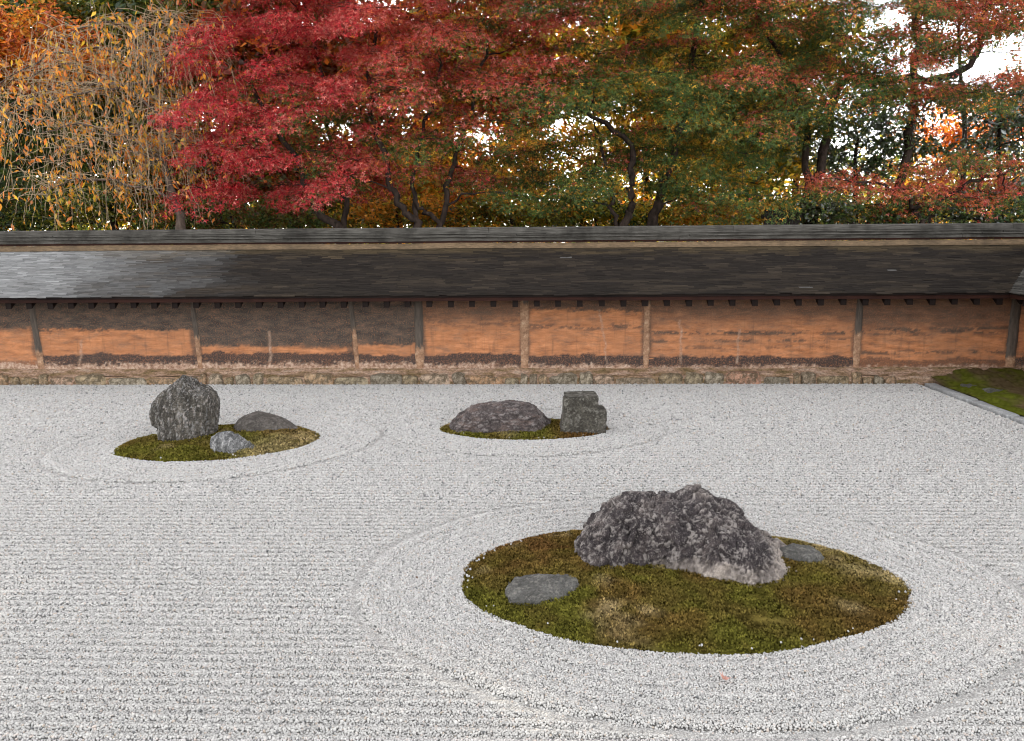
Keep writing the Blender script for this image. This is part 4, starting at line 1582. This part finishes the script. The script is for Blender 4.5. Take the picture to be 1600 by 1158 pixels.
maple('maple_tree', 'crimson maple with the reddest crown, beside the weeping tree',
      [(tp(13.3, (535, 356), (505, 335), (487, 318), (470, 260), (430, 200, -.3), (380, 120, -.3)), 0.085, 0.03),
       (tp(13.6, (539, 356), (541, 300), (520, 230), (500, 120), (470, -40)), 0.06, 0.025)],
      [(300, 60), (350, 20), (430, -30), (560, -60), (600, 40), (600, 150), (560, 250), (540, 300), (470, 335), (400, 325), (330, 318), (290, 315), (310, 270), (290, 240), (310, 200), (280, 150), (262, 100), (285, 70)],
      (12.3, 14.4), 11, high=(-6.0, -2.2, 11.6, 15.0, 6.2, 8.6, 26))
maple('maple_tree', 'red and green maple with several curved dark stems rising side by side',
      [(tp(13.2, (655, 356), (640, 335), (617, 310), (606, 280), (590, 210, -.3), (575, 130, -.4), (590, 20)), 0.075, 0.03),
       (tp(13.4, (650, 356), (648, 320), (646, 280), (660, 200), (690, 100)), 0.055, 0.025),
       (tp(13.5, (682, 356), (700, 300), (712, 250), (735, 170), (760, 60)), 0.06, 0.025),
       (tp(13.3, (690, 354), (660, 325), (648, 312)), 0.05, 0.03)],
      [(540, -60), (860, -60), (870, 60), (860, 200), (880, 300), (800, 330), (740, 290), (650, 285), (600, 290), (540, 330), (470, 300), (490, 200), (530, 100)],
      (12.4, 15.0), 12, high=(-3.4, 0.4, 11.6, 15.5, 6.2, 9.0, 26))
maple('maple_tree', 'green maple with red tips and a thick forked trunk, in the middle of the row',
      [(tp(13.4, (970, 354), (985, 330), (985, 280), (990, 230), (945, 190, -.3), (890, 165, -.5)), 0.085, 0.03),
       (tp(13.4, (966, 354), (956, 320), (958, 290), (930, 200)), 0.05, 0.02),
       (tp(13.9, (1018, 354), (1030, 320), (1040, 270), (1070, 190), (1085, 80), (1100, -40)), 0.11, 0.04)],
      [(820, -60), (1180, -60), (1200, 60), (1180, 160), (1210, 250), (1200, 320), (1120, 330), (1060, 300), (1000, 290), (930, 290), (890, 330), (830, 320), (860, 240), (840, 120)],
      (12.4, 15.0), 13, high=(-0.6, 3.6, 11.6, 15.5, 6.2, 9.0, 26))
maple('maple_tree', 'rusty green maple with a heavy crooked limb reaching sideways against the bright sky',
      [(tp(14.2, (1268, 356), (1275, 300), (1285, 240), (1300, 150), (1330, 120), (1400, 122), (1480, 122), (1520, 100), (1536, 60), (1545, -30)), 0.10, 0.05),
       (tp(14.2, (1262, 356), (1260, 280), (1262, 200), (1240, 130, -.4), (1200, 60, -.6)), 0.09, 0.03),
       (tp(14.6, (1400, 300), (1425, 200), (1436, 60), (1430, -60)), 0.09, 0.06)],
      [(1140, -60), (1620, -60), (1620, 70), (1560, 150), (1480, 155), (1420, 175), (1330, 175), (1270, 200), (1180, 220), (1150, 100)],
      (12.6, 15.0), 14, step=(54, 27), leaves=960, high=(3.2, 7.6, 12, 16, 6.2, 8.8, 18))
maple('maple_tree', 'low spreading maple with a band of red leaves over the wall by the corner',
      [(tp(13.0, (1440, 356), (1430, 320), (1400, 295), (1340, 285)), 0.06, 0.02), (tp(13.1, (1450, 356), (1470, 310), (1530, 280), (1590, 265)), 0.05, 0.02)],
      [(1225, 285), (1290, 270), (1400, 262), (1480, 245), (1620, 235), (1620, 320), (1500, 330), (1400, 335), (1290, 330), (1230, 320)],
      (12.5, 13.8), 15, step=(50, 21), leaves=720, rad=(0.32, 0.55))


def bushy(name, label, base_px, Y, blobs, pal, seed, leaf=0.075, clump=0.33, per=46, dens=1.0, mat=None, shape='oval', bark=None, cat='tree', trunk_r=0.09, group='trees behind the wall',
          kind=None, depth=1.3, shell=0.5, jit=0.3):
    """blobs: [(px, py, rx, ry)] crown lobes in photo pixels at depth Y; pal: [(name, weight)]"""
    r = np.random.default_rng(seed)
    mpp = Y / F
    S = Skeleton(seed)
    b = at(base_px, 356, Y)
    base = np.array([b[0], Y, 0.0])
    top = at(blobs[0][0], blobs[0][1], Y)
    S.trunk([base + [0, 0, -0.1], base + [0, 0, 0.5 * top[2]], top], trunk_r, 0.025)
    cs = []
    for (px, py, rx, ry) in blobs:
        c = at(px, py, Y)
        n = int(dens * 5.2 * (rx * mpp) * (ry * mpp) / clump ** 2 * 1.0) + 3
        v = r.normal(0, 1, (n, 3))
        v /= np.linalg.norm(v, axis=1, keepdims=True)
        v *= (shell + (1 - shell) * r.random((n, 1))) ** 0.8 * r.uniform(0.8, 1.12, (n, 1))
        cs.append(c + v * np.array([rx * mpp, depth * min(rx, ry) * mpp, ry * mpp]))
    cs = np.concatenate(cs)
    cs = cs[~in_hole(cs, 1.12)]
    cs = cs[cs[:, 2] > 0.15]
    for p in cs[r.permutation(len(cs))[:min(90, len(cs))]]:
        S.grow(p, 0.006, 0.010)
    m = len(cs)
    off = r.normal(0, 0.5, (m, per, 3)) * clump * np.array([1, 1, 0.62])
    L = (cs[:, None] + off).reshape(-1, 3)
    nn = np.array([0, 0, 0.8]) + off.reshape(-1, 3) / clump * 0.5 + r.normal(0, 0.6, L.shape)
    nn /= np.linalg.norm(nn, axis=1, keepdims=True)
    names = [p for p, w in pal]
    ww = np.array([w for p, w in pal], float)
    ww /= ww.sum()
    # each clump leans to one colour of the palette
    pick = r.choice(len(names), m, p=ww)
    lp = np.where(r.random((m, per)) < 0.6, pick[:, None], r.choice(len(names), (m, per), p=ww)).ravel()
    col = np.array([PAL[k] for k in names])[lp] * np.exp(r.normal(0, jit, (len(L), 1)))
    root = empty(name, base, label, cat, group)
    if kind:
        root['kind'] = kind
    tm = S.T.mesh('trunk')
    tm.transform(Matrix.Translation(Vector(-base)))
    link('trunk', tm, bark or M_BARK, root)
    cm = leaf_mesh('crown', L - base, nn, leaf * r.uniform(0.7, 1.25, len(L)), col, r, shape)
    link('crown', cm, mat or M_LEAF_BACK, root)
    return root


# ---- behind the front row
bushy('autumn_tree', 'glowing yellow tree seen through gaps behind the forked middle maple', 905, 18.5, [(940, 210, 130, 90), (860, 250, 90, 60), (1010, 160, 100, 80), (960, 320, 120, 40)],
      [('yellow', 3), ('gold', 2), ('lime', 3), ('orange', 1)], 21, dens=0.55)
bushy('autumn_tree', 'golden orange tree low behind the curved maple stems', 720, 17.0, [(720, 290, 110, 50), (670, 320, 80, 40), (790, 270, 80, 60), (640, 250, 80, 50)],
      [('gold', 3), ('orange', 2), ('yellow', 2), ('lime', 1)], 22, dens=0.7)
bushy('autumn_tree', 'yellow green tree low beneath the right half of the middle maple', 1100, 17.5, [(1110, 320, 110, 36), (1060, 250, 90, 60), (1150, 230, 80, 60), (1220, 300, 70, 50)],
      [('lime', 3), ('yellow', 3), ('gold', 1), ('green', 2)], 23, dens=0.6)
bushy('autumn_tree', 'dull orange and olive tree behind the crimson maple', 450, 18.5, [(470, 220, 150, 110), (420, 310, 140, 50), (560, 300, 100, 50)],
      [('brown', 3), ('orange', 2), ('olive', 3), ('rust', 2)], 24, dens=0.75)
bushy('autumn_tree', 'bright orange maple at the left edge above the weeping tree', 30, 16.5, [(40, 70, 110, 55), (-60, 60, 110, 70), (120, 110, 70, 35), (10, 130, 90, 40)],
      [('orange', 4), ('gold', 2), ('rust', 1), ('olive', 1)], 25, leaf=0.06, per=80, clump=0.36, dens=1.5, shell=0.3)
bushy('autumn_tree', 'orange tree glowing at the right edge behind dark evergreens', 1530, 20.0, [(1530, 195, 85, 40), (1460, 215, 50, 30), (1600, 180, 60, 50)],
      [('orange', 4), ('gold', 3), ('rust', 1)], 26, dens=1.0)
bushy('evergreen_tree', 'tall dark evergreen with a pale trunk behind the weeping tree', 180, 22.0, [(180, 10, 130, 60), (120, -120, 150, 90), (250, -90, 130, 90), (260, 30, 70, 35), (220, -220, 170, 100), (90, -260, 170, 100)],  # topmost lobes are unseen, added to keep sun off the gravel
      [('dgreen', 5), ('green', 2), ('brown', 2)], 27, leaf=0.11, bark=M_BARK_PALE, trunk_r=0.16, dens=1.1, clump=0.5, per=50, shell=0.25)
bushy('evergreen_tree', 'dark evergreen topping the gap between orange tree and crimson maple', 330, 23.0, [(320, 20, 90, 60), (380, -60, 130, 90), (300, -150, 150, 80), (380, -250, 190, 110), (540, -230, 170, 100)],  # highest lobes added out of view as a sun block
      [('dgreen', 5), ('green', 2)], 28, leaf=0.11, trunk_r=0.16, dens=1.1, clump=0.5, per=50, shell=0.25)
bushy('evergreen_tree', 'dark green tree low behind the weeping branches at the left edge', 40, 17.0, [(20, 220, 110, 90), (-80, 150, 140, 140), (110, 260, 90, 80)],
      [('dgreen', 4), ('green', 3), ('olive', 1)], 29, leaf=0.085, dens=0.75)
bushy('shrub', 'yellow green sunlit shrub just over the wall under the weeping tree', 110, 14.6, [(110, 325, 70, 40), (60, 335, 70, 35)],
      [('green', 3), ('lime', 3), ('olive', 2)], 30, leaf=0.05, clump=0.22, dens=0.8, cat='shrub')
bushy('shrub', 'dark green shrub over the wall at the far left', 0, 14.2, [(-10, 320, 90, 50), (-90, 300, 100, 70)],
      [('dgreen', 3), ('green', 3)], 31, leaf=0.05, clump=0.22, dens=0.9, cat='shrub')
bushy('shrub', 'green shrub between the weeping tree and the crimson maple', 370, 15.0, [(360, 335, 90, 30), (440, 340, 70, 25), (250, 338, 60, 24)],
      [('green', 4), ('olive', 2), ('brown', 1)], 32, leaf=0.05, clump=0.22, dens=0.8, cat='shrub')
bushy('evergreen_tree', 'glossy broadleaf evergreen catching white sky light above the red band', 1330, 15.6, [(1340, 215, 95, 45), (1270, 215, 60, 40), (1400, 205, 60, 40), (1330, 260, 80, 25), (1390, 160, 70, 26)],
      [('dgreen', 3), ('green', 3)], 33, leaf=0.062, clump=0.30, per=36, mat=M_LEAF_GLOSSY, dens=1.0)
bushy('evergreen_tree', 'dark evergreen at the right edge below the sky gap', 1560, 15.2, [(1560, 160, 70, 40), (1600, 220, 80, 60), (1470, 150, 70, 22), (1500, 240, 110, 22)],
      [('dgreen', 4), ('green', 3)], 34, leaf=0.06, clump=0.28, mat=M_LEAF_GLOSSY, dens=0.85)
bushy('shrub', 'dark glossy shrub over the wall in the right corner', 1540, 13.9, [(1540, 330, 90, 36), (1450, 335, 80, 30), (1620, 320, 80, 50)],
      [('dgreen', 4), ('green', 3), ('olive', 1)], 35, leaf=0.05, clump=0.22, mat=M_LEAF_GLOSSY, dens=0.9, cat='shrub')
bushy('shrub', 'dark shrub over the wall beneath the red band of leaves', 1340, 13.9, [(1340, 335, 80, 28), (1270, 340, 50, 24), (1400, 335, 50, 28)],
      [('dgreen', 4), ('green', 3), ('olive', 2)], 36, leaf=0.05, clump=0.22, mat=M_LEAF_GLOSSY, dens=0.9, cat='shrub')

bushy('autumn_tree', 'thin rusty tree crossing the bright sky gap at the upper right', 1500, 18.0, [(1500, 0, 130, 60), (1420, 60, 70, 35), (1590, 20, 80, 70), (1370, 140, 70, 30), (1480, 75, 60, 20), (1600, 130, 50, 40)],
      [('rust', 3), ('olive', 3), ('green', 2), ('brown', 2)], 58, leaf=0.06, clump=0.34, per=44, dens=1.35, shell=0.2)
# ---- the tall wood right behind, closing the view between the maples
DK = dict(leaf=0.142, clump=0.55, per=34, dens=2.3, shell=0.1, trunk_r=0.14)
bushy('woodland_tree', 'rusty brown tree filling the gaps high behind the crimson maple', 420, 19.5, [(400, 120, 150, 130), (430, 70, 140, 70), (480, -60, 190, 130), (330, 260, 130, 90), (560, 110, 110, 90), (480, 270, 130, 80)],
      [('brown', 3), ('olive', 1), ('orange', 2), ('rust', 3)], 51, **DK)
bushy('woodland_tree', 'golden russet tree filling the gaps behind the maple with curved stems', 700, 20.5, [(700, 90, 160, 110), (720, -90, 190, 110), (650, 250, 120, 80), (790, 140, 110, 100), (600, 290, 110, 60)],
      [('brown', 2), ('gold', 3), ('rust', 2), ('orange', 2), ('lime', 1)], 52, **DK)
bushy('woodland_tree', 'yellow and lime tree filling the gaps high behind the middle maple', 1010, 20.0, [(1000, 70, 170, 100), (1000, -100, 200, 110), (1080, 200, 120, 90), (920, 130, 110, 50), (1130, 120, 90, 90)],
      [('yellow', 3), ('lime', 4), ('gold', 2), ('green', 1)], 53, **DK)
bushy('woodland_tree', 'yellow green tree filling the gaps behind the crooked maple limb', 1240, 20.0, [(1240, 90, 120, 110), (1260, -90, 150, 100), (1200, 230, 90, 70)],
      [('olive', 2), ('green', 2), ('yellow', 2), ('lime', 3)], 54, **DK)
bushy('woodland_tree', 'green and olive tree standing behind the weeping twigs', 180, 19.0, [(170, 200, 120, 110), (240, 130, 90, 80), (90, 150, 110, 80), (250, 280, 110, 70), (200, 40, 140, 70), (290, -10, 110, 80), (60, 40, 120, 70), (250, 330, 120, 36), (120, 320, 100, 40)],
      [('olive', 4), ('dgreen', 3), ('lime', 2), ('green', 2), ('gold', 1)], 55, leaf=0.11, clump=0.5, per=54, dens=1.5, shell=0.2, trunk_r=0.15)
bushy('woodland_tree', 'tall dark tree rising past the frame at the left edge', -120, 21.0, [(-150, 60, 170, 140), (-180, -160, 200, 150), (-60, 240, 140, 100), (20, -120, 150, 100)],
      [('dgreen', 4), ('olive', 3), ('brown', 2)], 56, **DK)

for k, (px, pal, lab) in enumerate(((620, [('lime', 2), ('gold', 3), ('olive', 2)], 'golden shrub low behind the curved maple stems'), (800, [('lime', 3), ('olive', 2), ('gold', 1)], 'lime green shrub low between the curved stems and the forked trunk'),
                                    (930, [('lime', 3), ('green', 3), ('yellow', 1)], 'yellow green shrub low beneath the forked trunk'), (1110, [('gold', 3), ('yellow', 2), ('lime', 2)], 'golden shrub low between the thick trunk and the fence panel'),
                                    (480, [('brown', 2), ('olive', 3), ('green', 2)], 'olive brown shrub low beneath the crimson maple'))):
    bushy('shrub', lab, px, 16.0 + 0.3 * k, [(px, 330, 105, 30), (px - 60, 343, 70, 16), (px + 60, 338, 70, 20)], pal, 70 + k, leaf=0.055, clump=0.24, per=50, dens=1.1, shell=0.2, cat='shrub', group='shrubs behind the wall')

# far wood that reads as one mass
r = np.random.default_rng(99)
n = 2000
cx = np.stack([r.uniform(-34, 34, n), r.uniform(28, 40, n), np.abs(r.normal(0, 2.0, n)) + 0.3 + 1.5 * r.random(n)], -1)
cx[:, 2] += 9.0 * (r.random(n) < 0.55) * r.random(n) * (cx[:, 0] < 9)
c2 = np.stack([r.uniform(-26, 24, 1100), r.uniform(23, 28, 1100), r.uniform(1.3, 4.4, 1100)], -1)
cx = np.concatenate([cx, c2])
cx = cx[~in_hole(cx, 1.25)]
per = 22
off = r.normal(0, 0.7, (len(cx), per, 3)) * np.array([1, 1, 0.8])
L = (cx[:, None] + off).reshape(-1, 3)
nn = r.normal(0, 0.6, L.shape) + np.array([0, 0, 0.8])
nn /= np.linalg.norm(nn, axis=1, keepdims=True)
cp = np.array([PAL[k] for k in ('olive', 'dgreen', 'green', 'brown', 'lime', 'gold')])
col = cp[np.repeat(r.choice(6, len(cx), p=[.24, .12, .2, .12, .2, .12]), per)] * np.exp(r.normal(0, .3, (len(L), 1)))
o = link('woodland', leaf_mesh('woodland', L, nn, 0.175 * r.uniform(.7, 1.3, len(L)), col, r, 'oval'), M_LEAF_BACK)
o['kind'] = 'stuff'
o['label'] = 'far mixed woodland behind the garden trees'

# ---- weeping cherry
r = np.random.default_rng(44)
YC = 13.1
S = Skeleton(44)
base = tp(YC, (283, 356))[0]
S.trunk(tp(YC, (283, 356), (281, 325), (265, 300), (255, 250), (262, 180), (235, 110, -.2), (215, 70)), 0.085, 0.03, 0.02)
limbs = [[(255, 250), (200, 215), (130, 190), (60, 210)], [(262, 190), (190, 130), (110, 95), (30, 125)], [(235, 110), (170, 75), (90, 80), (0, 130)], [(240, 120), (270, 75), (300, 90)],
         [(262, 200), (285, 160), (305, 170)], [(255, 250), (215, 240), (150, 215), (90, 250)], [(270, 310), (215, 290), (130, 275), (60, 300)], [(222, 80), (200, 40), (150, 30), (100, 60)],
         [(255, 240), (280, 215), (300, 235)], [(240, 130), (150, 140), (60, 160), (-40, 200)], [(230, 90), (240, 40), (280, 20), (300, 50)], [(180, 130), (100, 130), (20, 160), (-60, 220)]]
starts = []
for lb in limbs:
    dz = r.uniform(-0.9, 0.7)
    pts = [at(x, y, YC + dz * i / max(1, len(lb) - 1)) for i, (x, y) in enumerate(lb)]
    pts = np.array(pts)
    n = 18
    s = np.linspace(0, len(pts) - 1, n)
    P = np.stack([np.interp(s, np.arange(len(pts)), pts[:, k]) for k in range(3)], -1)
    for _ in range(3):
        P[1:-1] = (P[:-2] + 2 * P[1:-1] + P[2:]) / 4
    P[1:-1] += r.normal(0, 0.02, (n - 2, 3))
    S.T.add(P, np.linspace(0.026, 0.008, n), 6)
    for p in P[2:]:
        starts.append(p)
starts = np.array(starts)
TW = Tubes(3)
leafP, leafT = [], []
for k in range(860):
    p = starts[r.integers(len(starts))] + r.normal(0, 0.05, 3)
    g = r.uniform(0, 2 * np.pi)
    out = np.array([math.cos(g), math.sin(g) * 0.8, 0]) * r.uniform(0.15, 1.05)
    drop = r.uniform(0.05, 0.8) if r.random() < 0.78 else r.uniform(0.7, 1.5)
    drop = min(drop, max(0.25, p[2] - 2.0 - r.uniform(0, .4)))
    up = r.uniform(0.0, 0.34)
    t = np.linspace(0, 1, 9)[:, None]
    Q = p + out * (1 - (1 - t) ** 2.2) + np.array([0, 0, 1.0]) * (up * np.sin(np.minimum(t * 3.0, np.pi)) * (t < .6) - drop * t ** 1.7)
    Q[1:] += r.normal(0, 0.034, (8, 3)).cumsum(0)
    TW.add(Q, np.linspace(0.0052, 0.0024, 9), 3)
    for j in range(r.poisson(3.6)):
        i = r.integers(2, 9)
        leafP.append(Q[i] + r.normal(0, 0.02, 3) + np.array([0, 0, -0.04]))
cherry = empty('weeping_cherry_tree', (base[0], base[1], 0), 'weeping tree with bare tan hanging twigs and sparse orange leaves', 'tree', 'trees behind the wall')
boff = Vector((-base[0], -base[1], 0))
tm = S.T.mesh('trunk')
tm.transform(Matrix.Translation(boff))
link('trunk', tm, M_BARK_MID, cherry)
tm = TW.mesh('twigs')
tm.transform(Matrix.Translation(boff))
o = link('twigs', tm, M_TWIG, cherry)
o['kind'] = 'stuff'
L = np.array(leafP)
n = len(L)
tang = np.array([0, 0, -0.8]) + r.normal(0, 0.5, (n, 3))
tang /= np.linalg.norm(tang, axis=1, keepdims=True)
nn = r.normal(0, 1, (n, 3)) + np.array([0, -0.6, 0.2])
nn -= (nn * tang).sum(1, keepdims=True) * tang
nn /= np.linalg.norm(nn, axis=1, keepdims=True)
kk = r.random(n)
col = np.where((kk < .28)[:, None], PALA['orange'] * 1.1, np.where((kk < .78)[:, None], PALA['gold'] * 1.15, PALA['yellow'])) * np.exp(r.normal(0, .2, (n, 1)))
link('crown', leaf_mesh('crown', L + np.array([boff[0], boff[1], 0]), nn, 0.050 * r.uniform(.5, 1.4, n), col, r, 'oval', tang), M_LEAF_BACK, cherry)

# dark slatted fence panel behind the wall
a, b = at(1193, 352, 12.6), at(1250, 352, 12.6)
fence = empty('fence_panel', ((a[0] + b[0]) / 2, 12.6, 0), 'small dark slatted wooden fence panel rising behind the wall', 'fence')
wd = b[0] - a[0]
ztop = at(1220, 326, 12.6)[2]
for k in range(9):
    x = -wd / 2 + wd * (k + .5) / 9
    link('slat', raw_mesh('slat', *box_vf(x - wd / 22, x + wd / 22, -0.012 + 0.004 * (k % 2), 0.012, -0.1, ztop + 0.02 * math.sin(k * 2.1))), M_DARKWOOD, fence)
for zz in (0.6, ztop - 0.12):
    link('rail', raw_mesh('rail', *box_vf(-wd / 2 - .03, wd / 2 + .03, 0.014, 0.05, zz - .035, zz + .035)), M_DARKWOOD, fence)
